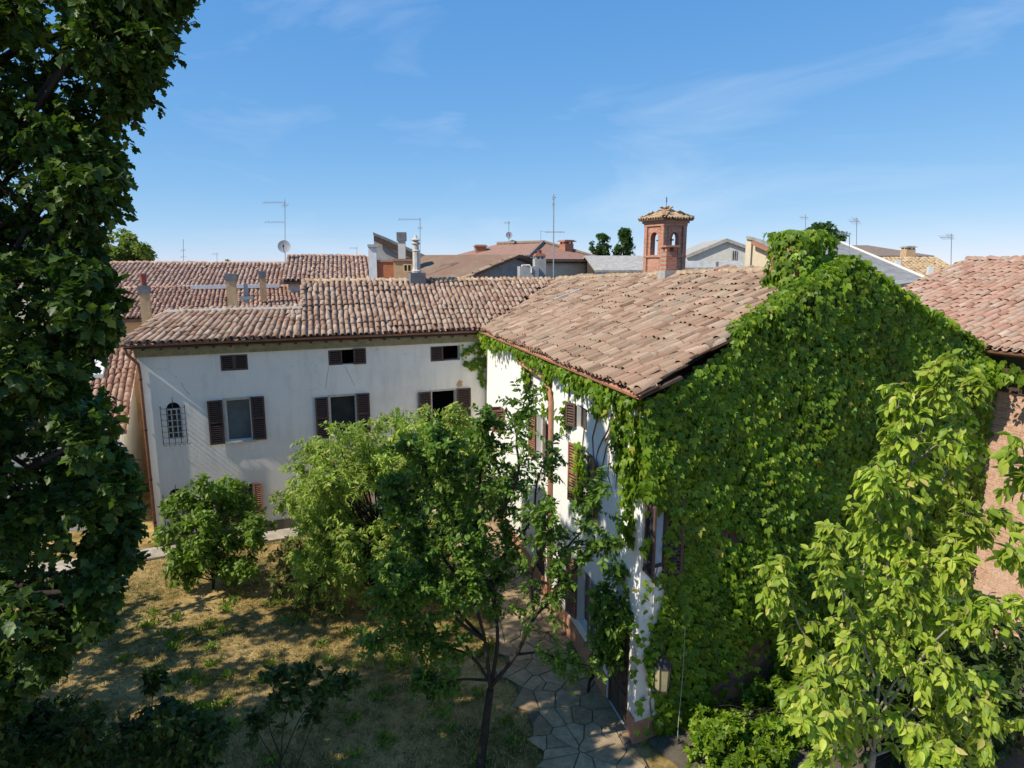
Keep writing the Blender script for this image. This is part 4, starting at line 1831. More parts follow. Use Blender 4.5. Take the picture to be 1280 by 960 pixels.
for (a, b) in faces4:
    o_ = cc + b * hw
    for s0, s1 in ((-hw - .03, -hw + .2), (hw - .2, hw + .03)):
        g.obox(o_ + a * s0 + UP * (z_open0 - 1.2) + b * .003, a * (s1 - s0), b * .05, UP * (zt_ - z_open0 + 1.2 - .35))
    g.obox(o_ - a * (hw + .05) + UP * (zt_ - .35) + b * .002, a * (SW + .1), b * .07, UP * .16)
    g.obox(o_ - a * (hw + .12) + UP * (zt_ - .19) + b * .001, a * (SW + .24), b * .14, UP * .18)
    g.obox(o_ - a * (hw + .06) + UP * (z_open0 - .12) + b * .001, a * (SW + .12), b * .07, UP * .10)
g.build('brick_moulding', M['brick_t1'], bt)
apx = cc + UP * (aty(831, 263.5, BTY)[2])
hwr = hw + .27
crn = [cc + (tu * sx + tn * sy) * hwr + UP * zt_ for sx, sy in ((-1, 1), (1, 1), (1, -1), (-1, -1))]
g = G()
for i in range(4):
    g.prism([crn[i], crn[(i + 1) % 4], apx], -UP * .06)
trf = g.build('roof', M['deck'], bt)
for i in range(4):
    p, q = crn[i], crn[(i + 1) % 4]
    au = unit(q - p)
    md = (p + q) / 2
    cc_ = unit(apx - md)
    Ls = np.linalg.norm(apx - md)
    Lw = np.linalg.norm(q - p)

    def acc(U, Vv_, P, Lw=Lw, Ls=Ls):
        t = np.clip(Vv_ / Ls, 0, 1)
        return (U > Lw / 2 * t - .03) & (U < Lw - Lw / 2 * t + .03)
    tile_field(trf, lambda U, Vv_, p=p, au=au, cc_=cc_: p + UP * .03 + np.outer(U, au) + np.outer(Vv_, cc_), np.arange(.1, Lw, .2), np.arange(-.05, Ls - .1, .36), acc,
               M['tile_ridge'], np.random.default_rng(i), 30 if i < 2 else 0, 1., 4, .95, 0)
    ridge_row(trf, crn[i] + UP * .05, apx + UP * .05, M['tile_pink'], .12, .36, name='hip_tile')
g = G()
g.tube([apx, apx + UP * .75], .015, 5)
g.lathe(apx + UP * .45, [(.01, 0), (.04, .06), (.015, .12), (.035, .18), (.01, .26)], 6)
g.build('weather_vane', M['iron'], bt)
g = G()
bz = z_open0 + .35
g.lathe(cc + UP * bz, [(.22, 0), (.2, .05), (.14, .2), (.11, .34), (.04, .4)], 10)
bl = g.build('bell', M['iron'], bt)
g = G()
g.obox(cc - tu * (hw - .1) + UP * (bz + .41) - tn * .04, tu * (SW - .2), tn * .08, UP * .08)
g.build('bell_beam', M['wood_dark'], bt)

# brick wall with a grey coping, right of the tower
bw_ = tiled_house('brick_annex', 'low brick annex with grey coping right of the bell tower', 'outbuilding', 843, 334.5, 935, 44, 6, 1.6, 326, 'brick_ch', 'concrete')
g = G()
pq = aty(896.5, 341, 43.6)
g.tube([pq - UP * .5, aty(896.5, 327, 43.6)], .08, 6)
g.build('flue', M['concrete_dark'], bw_['t'])
# pale gable house
pg = profile_house('pale_gable_house', 'pale house with a wide grey-edged gable and one window', 'house', [(858, 323), (907.5, 302.5), (960, 321)], 60, -4, 9, 'pale', 'greytile', .3)
wall_window(None, 914.5, 313, 921, 326, float(on_line(pg['p'][0], pg['u'], 917)[1]), pg['n'], pg['u'], pg['t'], 'dark', 'concrete', .07)
# cream house with red recess
cr_ = profile_house('cream_house', 'cream house with a red recess and sloping tile verge', 'house', [(933, 299), (941, 300.5), (985, 320)], 47, -26, 9, 'cream', 'greytile', .22)
g = G()
pf = cr_['p'][0]
g.obox(flat(pf) + cr_['n'] * .002, cr_['u'] * .36, cr_['n'] * .14, UP * (pf[2] - .05))
g.build('corner_pilaster', M['cream'], cr_['t'])
g = G()
p_, q_ = aty(941, 345, 46.9), aty(958.5, 326, 46.9)
g.obox(p_ + V3(0, -.06, -.6), V3(q_[0] - p_[0], (q_[0] - p_[0]) * .14, 0), V3(0, .2, 0), UP * (q_[2] - p_[2] + .6))
rd_ = g.build('recess_wall', M['redwall'], cr_['t'])
wall_window(None, 946.5, 329, 956.5, 346, 46.9, cr_['n'], cr_['u'], rd_, 'glass', 'white_metal', .12)
g = G()
a_, b_ = cr_['p'][1], cr_['p'][2]
g.obox(a_ + cr_['n'] * .26 - UP * .3, b_ - a_, cr_['n'] * .08, UP * .28)
g.build('verge_board', M['terra'], cr_['roof'])
# grey sheet roof behind the ivy gable
gs = thing('grey_sheet_roof_barn', 'barn with a broad weathered grey sheet roof behind the creeper gable', 'barn', flat(aty(1090, 350, 34)))
r0_, r1_ = aty(1000, 303, 40), aty(1052, 304, 42)
e0_, e1_ = aty(1010, 372, 27), aty(1155, 350, 30)
e0_[2] = e1_[2] = min(e0_[2], e1_[2])
e0_, e1_ = aty(1010, 372, 27), aty(1160, 350, 29.5)
g = G()
g.prism([e0_, e1_, r1_, r0_], -UP * .15)
rf = g.build('roof', M['asbestos'], gs)
g = G()
g.prism([flat(e0_) + V3(0, .4, 0), flat(e1_) + V3(-.4, .4, 0), flat(r1_) + V3(-.4, 0, 0), flat(r0_)], UP * (min(e0_[2], e1_[2]) - .25))
g.build('wall', M['concrete'], gs)
g = G()
g.tube([r1_ + UP * .03, e1_ + UP * .03], .09, 5)
g.tube([r0_ + UP * .03, r1_ + UP * .03], .09, 5)
g.build('verge_cap', M['pale'], rf)
# far brown roof with its chimney
fb = tiled_house('far_brown_house', 'far house with a low brown roof and one square chimney', 'house', 1066, 319.5, 1168, 75, 4, 6, 306.5, 'ochre', 'far_brown', hip=(0, 4.2), beam='wood_dark')
chimney(fb['t'], 1134, 322, 307.5, 68, .95, 'ochre', 4, 'concrete', 1.2, posts=True)
# orange tiled terrace roof
ot = tiled_house('ochre_tile_house', 'house with ochre striped roof courses left of the brick house ridge', 'house', 1096, 352, 1215, 42, -8, 4.5, 324.5, 'pale', 'tile_ridge', True, tile_w=.27)
g = G()
for x, y0, y1 in ((1121.5, 335, 325), (1162, 344, 333.5)):
    p_ = aty(x, y0, 41.5)
    g = G()
    g.box(p_ - UP * .3, .28, .28, aty(x, y1, 41.5)[2] - p_[2] + .3, -8)
    g.build('post', M['white_metal'], ot['t'])


# ------------------------------------------------------------------ aerials
def aerial(label, x, y0, y1, Y, booms, dish=None, r=.022, extra=None):
    """mast from row y0 up to row y1; booms: (row, x from, x to, elements, element length)"""
    p, q = aty(x, y0, Y), aty(x, y1, Y)
    t = thing('antenna', label, 'antenna', p, 'roof aerials')
    g = G()
    g.tube([p - UP * .4, q], r, 6)
    g.build('mast', M['steel'], t)
    for (yb, x0, x1, ne, el) in booms:
        a, b = aty(x0, yb, Y), aty(x1, yb, Y)
        a[2] = b[2]
        g = G()
        g.tube([a, b], r * .65, 5)
        for k in range(ne):
            c = a + (b - a) * ((k + .3) / ne)
            l_ = el * (1 - .03 * k)
            g.tube([c - V3(.0, l_ / 2, l_ * .25), c + V3(.0, l_ / 2, l_ * .25)], r * .45, 4)
        g.build('boom', M['steel'], t)
    if dish:
        xd, yd, rd = dish
        c = aty(xd, yd, Y) + V3(0, -.12, 0)
        g = G()
        k = 16
        n0 = len(g.v)
        ax = unit(V3(.15, -1, .25))
        e1 = unit(np.cross(ax, UP))
        e2_ = np.cross(e1, ax)
        rings = []
        for j, rr in enumerate((0.02, .5, .85, 1.)):
            rings.append([c - ax * (.18 * rd * (1 - rr * rr)) + (e1 * math.cos(2 * math.pi * i / k) + e2_ * math.sin(2 * math.pi * i / k)) * rr * rd for i in range(k)])
        for j in range(3):
            for i in range(k):
                m_ = (i + 1) % k
                q4 = [rings[j][i], rings[j][m_], rings[j + 1][m_], rings[j + 1][i]]
                g.poly(q4)
                g.poly([v - ax * .02 for v in q4[::-1]])
        d_ = g.build('dish', M['dish'], t, smooth=True)
        g = G()
        g.tube([c - e2_ * rd * .95, c + ax * rd * .7 - e2_ * .1], .02, 5)
        g.tube([c + ax * rd * .7 - e2_ * .12, c + ax * rd * .72 + e2_ * .02], .05, 6)
        g.build('feed_arm', M['iron'], d_)
    if extra:
        for ex in extra:
            g = G()
            g.tube([aty(*e_, Y) for e_ in ex], r * .6, 5)
            g.build('stay', M['steel'], t)
    return t


aerial('aerial with two booms and a grey dish on the higher rear roof', 356, 321, 249, 39, [(253, 329, 357, 9, .5), (277.5, 331, 356, 6, .35), (256.5, 353, 361, 3, .5)], (356, 308, .36))
aerial('thin bare mast above the leftmost rear ridge', 229, 331, 299, 46, [(313, 226, 232, 2, .4), (321, 225, 233, 1, .4)], r=.018)
aerial('aerial with a long boom behind the stone chimney pot', 525, 345, 272, 39, [(274, 498, 526, 10, .4), (285, 522, 528, 2, .4)])
aerial('small aerial with a dish on the hip roof', 636, 306, 276, 60, [(278.5, 630, 638, 5, .5)], (636.5, 294, .30), r=.03)
aerial('tall mast with a crossbar on the ridge near roof valley', 692, 350, 243, 33.0, [(290, 681, 706, 3, .25), (247, 690, 695, 3, .3), (255, 690, 694, 2, .3)], r=.03)
aerial('short thin mast left of the tall crossbar mast', 676, 305, 288, 58, [(289, 675, 681, 2, .3)], r=.02)
aerial('low aerial on the cream house verge', 963, 306, 291, 47, [(292, 953, 974, 8, .4)], r=.02)
aerial('fan shaped aerial above the creeper covered chimney', 1007, 302, 268, 44, [(272, 1000, 1010, 6, .6)], r=.018)
aerial('aerial with a wide reflector behind the grey sheet roof', 1071, 308, 272, 60, [(277, 1062, 1075, 6, 1.1), (274, 1066, 1073, 3, .8)], r=.03)
aerial('aerial standing in front of the grey sheet roof', 1062, 332, 291, 33, [(292, 1047, 1064, 8, .4)], r=.02)
aerial('aerial above the ochre striped roof', 1189.5, 326, 292, 48, [(297, 1175, 1192, 7, .7), (294, 1183, 1192, 3, .5)], r=.025)
aerial('tiny far aerial above the higher rear roof', 446, 322, 308, 60, [(310, 437, 447, 5, .4)], r=.02)
aerial('faint far aerial between the leftmost mast and the dish', 271, 330, 316, 62, [(317.5, 265, 273, 4, .4)], r=.018)

# ------------------------------------------------------------------ creeper on the gable, eaves and chimney
def creeper(name, label, parts, base, rng, n_obj=300, size=.15, cell=12, stems=None, lmat='leaf_ivy'):
    """parts: list of (T, outward normal) arrays"""
    t = thing(name, label, 'climbing plant', base)
    T = np.concatenate([p[0] for p in parts])
    N = np.concatenate([p[1] for p in parts])
    k = len(T)
    d = -UP * 1.0 + rng.normal(0, .27, (k, 3)) + N * .30
    nn = N * .75 + UP * .45 + np.array(sun_from) * .45 + rng.normal(0, .30, (k, 3))
    R = frames_from(d, nn) * (size * np.exp(rng.normal(-.02, .24, k)))[:, None, None]
    if stems:
        g = G()
        for s_ in stems:
            g.tube(s_, list(np.linspace(.022, .006, len(s_))), 5, cap=False)
        g.build('stem', M['vine_stem'], t, 'stuff')
    scatter('leaf', 'foliage', CREEPER[0], CREEPER[1], R, T, M[lmat], t, n_obj, cell)
    return t


ri = np.random.default_rng(31)


def rake(u):
    """height of the gable's top edge along u"""
    return np.where(u < apu, 7.55 + (AP[2] - 7.55) * np.clip(u / apu, 0, 1), AP[2] - (AP[2] - 7.75) * np.clip((u - apu) / (GW - apu), 0, 1.2))


N_ = 40000
uu = ri.uniform(-.15, GW + .5, N_)
zz = ri.uniform(.1, 10.4, N_)
keep = zz < rake(uu) + .05
uu, zz = uu[keep], zz[keep]
P = CW + np.outer(uu, gd) + np.outer(zz, UP)
bulge = .10 + .16 * (noise3(P, 41, .9) + 1) * .5 + .10 * (noise3(P, 42, 2.6) + 1) * .5
dd = bulge * ri.uniform(.2, 1.3, len(P))
# bare places: the plaster strip with the window, the brick patch low down
px_, py_, _ = proj(P)
edge = .44 + .30 * noise3(P, 43, 1.4) - np.clip((zz - 4.9) * .9, 0, 1.2)
bare = (uu < edge) & (ri.uniform(0, 1, len(P)) < .93)
bare |= (uu > .02) & (uu < .55) & (zz > wz0 - .1) & (zz < wz1 + .05)
bare |= (((uu - 2.9) / 1.0) ** 2 + ((zz - .9) / .9) ** 2 < 1 + .4 * noise3(P, 44, 2.)) & (ri.uniform(0, 1, len(P)) < .9)
hole = noise3(P, 45, 2.2) > .95
ok = ~(bare | hole)
P1 = (P + ng * dd[:, None])[ok]
N1 = np.repeat(ng[None], len(P1), 0)
N1 = unit_rows(N1 + .5 * np.stack([noise3(P1, 46, 1.6), noise3(P1, 47, 1.6), noise3(P1, 48, 1.6)], 1))
parts = [(P1, N1)]
# over the verge and up on to the tiles
k = 4200
uu = np.concatenate([ri.uniform(2.0, apu, 2100), ri.uniform(apu - .5, GW + .7, 2100)])
rr = np.abs(ri.normal(0, .30, k)) * np.clip(-.1 + 1.2 * uu / apu, .1, 1.4)
left = uu < apu
Q = CW + np.outer(uu, gd) + np.outer(rake(uu) + .10 + ri.uniform(0, .26, k), UP) + ng * ri.uniform(-.05, .34, k)[:, None] - ng * np.where(left, rr, rr * .6)[:, None]
parts.append((Q, unit_rows(UP * .9 + ng * .5 + ri.normal(0, .4, (k, 3)))))
# the smothered chimney
k = 1900
cz_ = flat(cb2)
an = ri.uniform(0, 2 * np.pi, k)
hz = ri.uniform(9.0, 10.72, k)
rad = .58 + .12 * np.sin(3 * an + 2 * hz) + ri.normal(0, .05, k)
topk = ri.uniform(0, 1, k) < .25
rad = np.where(topk, rad * np.sqrt(ri.uniform(0, 1, k)), rad)
hz = np.where(topk, 10.72 + ri.uniform(-.03, .16, k), hz)
dirs_ = np.stack([np.cos(an), np.sin(an), 0 * an], 1)
parts.append((cz_ + dirs_ * rad[:, None] + np.outer(hz, UP), unit_rows(dirs_ + UP * np.where(topk, 2., .1)[:, None])))
# heavy mass at the far corner, reaching over the brick wall
k = 1700
cen = CW + gd * (GW - .45) + ng * .10 + UP * 7.30
q = rand_dirs(ri, k) * (ri.uniform(.55, 1, k) ** .5)[:, None] * V3(.8, .6, .6)
parts.append((cen + q, unit_rows(q + UP * .2)))
k = 90
cen2 = P0 + eb * .9 + nb * .15 - UP * .55
q = rand_dirs(ri, k) * V3(.5, .6, .32) * (ri.uniform(.3, 1, k) ** .5)[:, None]
parts.append((cen2 + q, unit_rows(q + UP * .2)))
stems = []
for k in range(26):
    u0 = ri.uniform(.2, GW - .3)
    p = [FG.pt(u0, 0, .03)]
    z = 0
    while z < rake(np.array([u0]))[0] - .8:
        z += ri.uniform(.7, 1.2)
        u0 += ri.normal(0, .22)
        u0 = float(np.clip(u0, .05, GW))
        p.append(FG.pt(u0, min(z, rake(np.array([u0]))[0] - .1), .03))
    stems.append(p)
creeper('creeper', 'dense green creeper smothering the gable wall and its chimney', parts, CW + gd * 5, ri, 300, .143, 12, stems)

# the creeper under the gutter of the long wall, in full sun
parts, stems = [], []
k = 1700
s_ = ri.uniform(0, 1, k) ** .9
pos = C[None] * (1 - s_)[:, None] + B[None] * s_[:, None]
thick = .07 + .19 * (noise3(pos, 51, .55) > -.35) * (.6 + .4 * noise3(pos, 52, 1.2))
T_ = pos - UP * (.12 + np.abs(ri.normal(0, 1, k)) * thick)[:, None] + n2 * ri.uniform(-.22, .20, k)[:, None]
parts.append((T_, unit_rows(n2 + UP * .4 + ri.normal(0, .35, (k, 3)))))
# hanging strands: (column, row from, row to, width m, leaves)
for (x, y0, y1, wd, m) in ((662, 450, 487, .28, 130), (688, 458, 520, .20, 130), (712, 500, 540, .22, 70), (730, 555, 640, .26, 160), (752, 480, 520, .3, 90),
                           (782, 500, 590, .22, 220), (790, 560, 680, .16, 170), (800, 520, 620, .22, 200)):
    a_, b_ = hit(x, y0, CW, n2), hit(x, y1, CW, n2)
    t_ = ri.uniform(0, 1, m)
    T_ = a_ + np.outer(t_, b_ - a_) + e2 * ri.normal(0, wd * .55, m)[:, None] + n2 * np.abs(ri.normal(.05, .13, m))[:, None]
    parts.append((T_, unit_rows(n2 + UP * .3 + ri.normal(0, .35, (m, 3)))))
    stems.append([a_ + UP * .4, a_ + n2 * .04, (a_ + b_) / 2 + n2 * .05 + e2 * .1, b_ + n2 * .03])
# bare runners across the lit wall
for _k in range(9):
    u0, z0 = ri.uniform(1., 9), 6.9
    st = []
    for j in range(6):
        st.append(FB.pt(u0, z0, .015))
        u0 += ri.normal(0, .22)
        z0 -= ri.uniform(.2, .5)
    stems.append(st)
creeper('creeper', 'sunlit creeper hanging under the gutter along the white wall', parts, W2 + e2 * 3, ri, 200, .14, 12, stems)
# thin runners that reach the white house beside the inner corner
parts, stems = [], []
for (pl_) in ([(600, 430), (590, 436), (578, 440)], [(604, 432), (598, 447), (588, 455)], [(610, 436), (606, 455), (600, 468), (607, 478)], [(616, 450), (603, 452), (592, 456), (582, 452)], [(602, 425), (612, 440), (618, 452)]):
    st = [hit(x, y, O1 + n1 * .03, n1) for x, y in pl_]
    st = bezier(st, 5)
    stems.append(st)
    for p in st:
        m = 5
        parts.append((p + u1 * ri.normal(0, .09, m)[:, None] + UP * ri.normal(0, .09, m)[:, None] + n1 * ri.uniform(.01, .09, m)[:, None], np.repeat(n1[None], m, 0)))
creeper('creeper', 'thin runners of creeper on the shaded wall beside the inner corner', parts, BW - u1 * .5, ri, 60, .12, 8, stems)


# ------------------------------------------------------------------ the big tree on the left
rb = np.random.default_rng(61)
EDGE = np.array([(-420, 330), (-200, 330), (-60, 262), (0, 238), (60, 208), (110, 200), (135, 176), (155, 140), (190, 158), (240, 160), (285, 118), (330, 140), (400, 148), (440, 124), (480, 104),
                 (520, 134), (560, 152), (600, 174), (640, 178), (680, 184), (720, 158), (760, 142), (800, 100), (850, 50), (900, 0), (950, -70), (1000, -150)], float)
blobs = []
for y in np.arange(-80, 960, 30):
    ex = np.interp(y, EDGE[:, 0], EDGE[:, 1]) - max(0, -40 - y) * 1.5
    for k in range(3):                              # clumps along the outline
        r = rb.uniform(20, 38)
        Yd = rb.uniform(8.0, 10.6) if y > 330 else rb.uniform(9.7, 11.3)
        blobs.append((aty(ex - r * rb.uniform(.9, 1.25), y + rb.uniform(-12, 12), Yd), r / F * Yd * 1.05))
    for k in range(6):                              # and behind it
        r = rb.uniform(34, 55)
        Yd = rb.uniform(7.4, 11.5) if y > 330 else rb.uniform(9.3, 11.6)
        x = ex - r * 1.15 - rb.uniform(0, 1) * (ex + 110)
        blobs.append((aty(x, y + rb.uniform(-15, 15), Yd), r / F * Yd))
near_blobs = blobs
big = blob_plant('broadleaf_tree', 'tall dark broadleaf tree filling the left edge of the picture', 'tree', (-11.2, 10.2, 0), blobs, 'leaf_big', OAK, .150, rb, .30, 19, 11,
                 n_obj=300, droop=.30, cell=26, trunk_top=(-10.8, 10.2, 14.5), twig_r=.006, inner=.6, tl=.8, every=7)
# unseen far side of the crown plus an added clump: both shade the lawn
cs_ = []
for _ in range(900):
    p = V3(-12.8, 10.2, 8.2) + rand_dirs(rb, 1)[0] * V3(4.6, 4.2, 5.6) * rb.uniform(.2, 1) ** .4
    x_ = proj(p)[0][0]
    if x_ < -150 and p[1] > 4:
        h_ = p[2] / 1.035
        gx_, gy_ = p[0] + .89 * h_, p[1] + .454 * h_
        if 15.3 < gy_ < 16.8 and -9 < gx_ < 1:       # clumps left out on purpose so that sun reaches the lawn
            continue
        cs_.append((p, rb.uniform(.5, .8)))
for _ in range(20):  # added clump out of view, put here to shade the back of the lawn
    p = V3(-15.2, 15.0, 4.4) + rand_dirs(rb, 1)[0] * V3(1.8, 1.8, 1.8) * rb.uniform(.1, 1) ** .4
    cs_.append((p, rb.uniform(.5, .8)))
cs_ = cs_[:150] + cs_[-20:]
O_, D_, L_ = [], [], []
for c, r in cs_:
    d = rand_dirs(rb, 11, .1)
    O_.append(c + d * (rb.uniform(0, .6, 11) * r)[:, None])
    D_.append(d)
    L_.append(rb.uniform(.5, 1, 11) * r)
R, T = twig_leaves(rb, np.concatenate(O_), np.concatenate(D_), np.concatenate(L_), 6, .25, .3)
xo_, yo_, zo_ = proj(T)
in_ = (xo_ < -25) | (zo_ < .5)
v, f = merged(OAK[0], OAK[1], R[in_], T[in_])
obj('crown', v, f, M['leaf_big'], big, 'stuff')

# ------------------------------------------------------------------ the slim tree in front of the path
def stem_tree(name, label, base, stems, Yb, leafm, tmpl, size, rng, r0, twigs, per, tl, n_obj=150, cell=10, droop=.2, bark='bark', up=.9, spread=.9, t_lo=.3, group=None, trunk=None, twig_r=.005, yj=.35, stemr=.4):
    """stems given as picture polylines at depth Yb (with a drift in depth), twigs and leaves along them"""
    t = thing(name, label, 'tree', base, group)
    g = G()
    if trunk:
        pts = bezier([aty(x, y, Yb) if not isinstance(x, np.ndarray) else x for x, y in trunk], 6)
        pts = [np.asarray(base, float) - UP * .15] + pts
        g.tube(pts, list(np.linspace(r0, r0 * .72, len(pts))), 9)
        g.build('trunk', M[bark], t, smooth=True)
    O, D, L = [], [], []
    for st in stems:
        dens = 1.
        if isinstance(st[0], float):
            dens, st = st[0], st[1:]
        dy = rng.uniform(-yj, yj) * 2.2
        pp = [aty(x, y, Yb + dy * i / max(1, len(st) - 1)) for i, (x, y) in enumerate(st)]
        q = bezier(pp, 6)
        g = G()
        ln = sum(np.linalg.norm(b - a) for a, b in zip(q[:-1], q[1:]))
        rs_ = r0 * stemr * min(1.2, .5 + ln / 5)
        g.tube(q, list(np.linspace(rs_, rs_ * .22, len(q))), 6)
        g.build('branch', M[bark], t, smooth=True)
        q = np.array(q)
        m = int(twigs * ln * dens)
        ti = rng.uniform(t_lo, 1, m) ** .8
        idx = np.clip((ti * (len(q) - 1)).astype(int), 0, len(q) - 2)
        fr = ti * (len(q) - 1) - idx
        o = q[idx] + (q[idx + 1] - q[idx]) * fr[:, None]
        tan = unit_rows(q[idx + 1] - q[idx])
        d = unit_rows(rand_dirs(rng, m, .1) + tan * .6)
        O.append(o)
        D.append(d)
        L.append(rng.uniform(.35, 1., m) * tl * (1.15 - .55 * ti))
    O, D, L = np.concatenate(O), np.concatenate(D), np.concatenate(L)
    # side shoots from the twigs
    m = len(O)
    tt = rng.uniform(.35, .9, m)
    O2 = O + D * (L * tt)[:, None]
    D2_ = unit_rows(D * .6 + rand_dirs(rng, m) * .9)
    L2 = L * rng.uniform(.4, .7, m)
    O, D, L = np.concatenate([O, O2]), np.concatenate([D, D2_]), np.concatenate([L, L2])
    v, f = twig_mesh(rng, O, D, L, droop * .5, twig_r)
    obj('twigs', v, f, M[bark], t, 'stuff')
    R, T = twig_leaves(rng, O, D, L, per, size, droop, up, spread)
    scatter('leaf', 'crown', tmpl[0], tmpl[1], R, T, M[leafm], t, n_obj, cell)
    return t


rm = np.random.default_rng(71)
stem_tree('slim_tree', 'slim leaning tree with dark trunk and airy crown in front of the path', atz(601, 975, 0), [
    [(613, 862), (606, 800), (590, 740), (585, 690), (566, 640), (560, 590), (545, 540)],
    [(590, 740), (556, 700), (540, 668), (505, 640), (492, 600)],
    [(606, 800), (572, 775), (545, 735), (512, 728), (482, 700)],
    [(611, 850), (588, 820), (548, 806), (512, 790), (458, 806)],
    [(585, 690), (604, 640), (600, 596), (612, 555), (604, 520)],
    [(566, 640), (540, 610), (528, 575), (505, 560)],
    [.8, (613, 862), (622, 800), (618, 740), (632, 690), (628, 640), (642, 590)],
    [.45, (628, 640), (648, 590), (646, 545), (662, 478)],
    [.45, (632, 690), (664, 650), (672, 600), (690, 560)],
    [.5, (614, 858), (645, 818), (668, 772), (694, 742), (706, 690), (738, 650), (752, 600)],
    [.45, (668, 772), (664, 720), (682, 680), (680, 640)],
    [.5, (694, 742), (730, 700), (764, 682)],
    [.5, (645, 818), (678, 816), (702, 826), (738, 832)],
    [(618, 740), (596, 700), (590, 650)],
    [(606, 800), (560, 750), (530, 700), (520, 660)],
    [(548, 806), (520, 760), (500, 750), (478, 745)],
    [(611, 850), (570, 850), (545, 862), (530, 850)],
], 11.8, 'leaf_mid', SMALL, .110, rm, .10, 28, 11, .74, 300, 10, trunk=[(601, 955), (606, 915), (613, 862)], stemr=.36, t_lo=.2)

# ------------------------------------------------------------------ the yellow-green sapling on the right
rsap = np.random.default_rng(81)
stem_tree('sapling', 'tall yellow-green sapling with drooping leaves before the creeper wall', (3.9, 7.0, 0), [
    [(1092, 940), (1102, 820), (1118, 700), (1140, 580), (1165, 500), (1178, 452)],
    [(1098, 860), (1108, 740), (1116, 620), (1122, 545), (1124, 492)],
    [(1104, 800), (1160, 720), (1205, 680), (1250, 640)],
    [(1098, 860), (1062, 760), (1040, 700), (1030, 655)],
    [(1096, 880), (1010, 800), (985, 740), (968, 705)],
    [(1118, 700), (1160, 640), (1190, 570), (1205, 520), (1210, 470)],
    [(1096, 900), (1170, 800), (1230, 760), (1275, 750)],
    [(1094, 920), (1040, 890), (1005, 895)],
    [(1094, 930), (1150, 880), (1200, 850), (1250, 850)],
    [(1104, 800), (1130, 720), (1180, 700), (1215, 620)],
    [(1092, 940), (1070, 890), (1050, 840), (1060, 800)],
    [(1094, 930), (1120, 900), (1150, 935), (1190, 940)],
    [(1100, 840), (1140, 780), (1150, 720)],
    [(1096, 890), (1130, 840), (1180, 830), (1225, 880), (1240, 930)],
    [(1110, 760), (1150, 760), (1200, 770), (1240, 740)],
    [(1092, 945), (1130, 930), (1190, 900), (1240, 960)],
    [(1104, 800), (1080, 740), (1082, 680), (1075, 640)],
    [(1094, 900), (1060, 870), (1020, 850), (1000, 860)],
    [(1118, 700), (1090, 620), (1092, 580)],
    [(1140, 580), (1165, 560), (1195, 540)],
    [(1094, 910), (1040, 940), (1010, 970)],
], 7.0, 'leaf_sap', OVATE, .108, rsap, .045, 17, 7, .40, 300, 12, droop=.75, bark='bark_pale', up=.8, spread=.75, t_lo=.12, trunk=[(1086, 985), (1092, 940)], twig_r=.003, stemr=.36)
stem_tree('sapling', 'leafy shoot of a sapling reaching in at the right edge', (6.0, 6.6, 0), [
    [(1330, 900), (1320, 760), (1300, 660), (1285, 590), (1275, 545)],
    [(1320, 760), (1290, 700), (1270, 690)],
    [(1330, 900), (1290, 900), (1262, 905)],
], 6.6, 'leaf_sap', OVATE, .14, np.random.default_rng(83), .04, 7, 5, .4, 30, 14, droop=.75, bark='bark_pale', up=.8, trunk=[(1335, 990), (1330, 900)])

# ------------------------------------------------------------------ shrubs
def px_blobs(rng, n, cx, cy, rx, ry, Y, yd, r0, r1, top=1.):
    out = []
    for _ in range(n):
        a, q = rng.uniform(0, 6.283), math.sqrt(rng.uniform(0, 1))
        x, y = cx + rx * q * math.cos(a), cy + ry * q * math.sin(a)
        Yd = Y + rng.uniform(-yd, yd)
        out.append((aty(x, y, Yd), rng.uniform(r0, r1)))
    return out


rf_ = np.random.default_rng(91)
bl_ = px_blobs(rf_, 60, 470, 610, 98, 85, 18.6, 1.3, .45, .75) + px_blobs(rf_, 26, 540, 560, 55, 45, 18.8, 1., .4, .65) + px_blobs(rf_, 16, 395, 640, 42, 50, 18.2, .8, .4, .6) + px_blobs(rf_, 20, 430, 705, 60, 45, 17.8, .8, .35, .6) + px_blobs(rf_, 18, 500, 700, 60, 50, 17.8, .8, .35, .6) + px_blobs(rf_, 26, 585, 600, 42, 62, 19.4, .8, .35, .6)
blob_plant('feathery_shrub', 'large light green feathery shrub before the white facade', 'shrub', atz(470, 770, 0), bl_, 'leaf_feather', SPRAY, .145, rf_, .09, 26, 15, n_obj=120,
           droop=.35, cell=12, twig_r=.006, inner=.6, up=.6)
rf_ = np.random.default_rng(92)
bl_ = px_blobs(rf_, 40, 266, 660, 60, 56, 19.2, .8, .30, .5) + px_blobs(rf_, 16, 262, 708, 55, 18, 19.0, .6, .25, .4)
blob_plant('leafy_shrub', 'round leafy shrub under the left windows of the white house', 'shrub', atz(266, 735, 0), bl_, 'leaf_shrub', SMALL, .16, rf_, .05, 20, 9, n_obj=100, cell=9, inner=.5)
rf_ = np.random.default_rng(93)
bl_ = px_blobs(rf_, 26, 378, 710, 48, 34, 18.8, .5, .25, .42)
blob_plant('leafy_shrub', 'small yellowish shrub with brown leaves left of the feathery shrub', 'shrub', atz(378, 750, 0), bl_, 'leaf_dry', SMALL, .15, rf_, .035, 16, 8, n_obj=60, cell=9, inner=.5)
rf_ = np.random.default_rng(94)
bl_ = px_blobs(rf_, 30, 770, 770, 28, 60, 13.3, .35, .22, .4)
blob_plant('wall_shrub', 'dark green shrub growing up the wing wall above the door', 'shrub', FB.pt(1.9, 0, .35), bl_, 'leaf_mid', SMALL, .12, rf_, .04, 18, 9, n_obj=80, cell=9, inner=.5)
rf_ = np.random.default_rng(95)
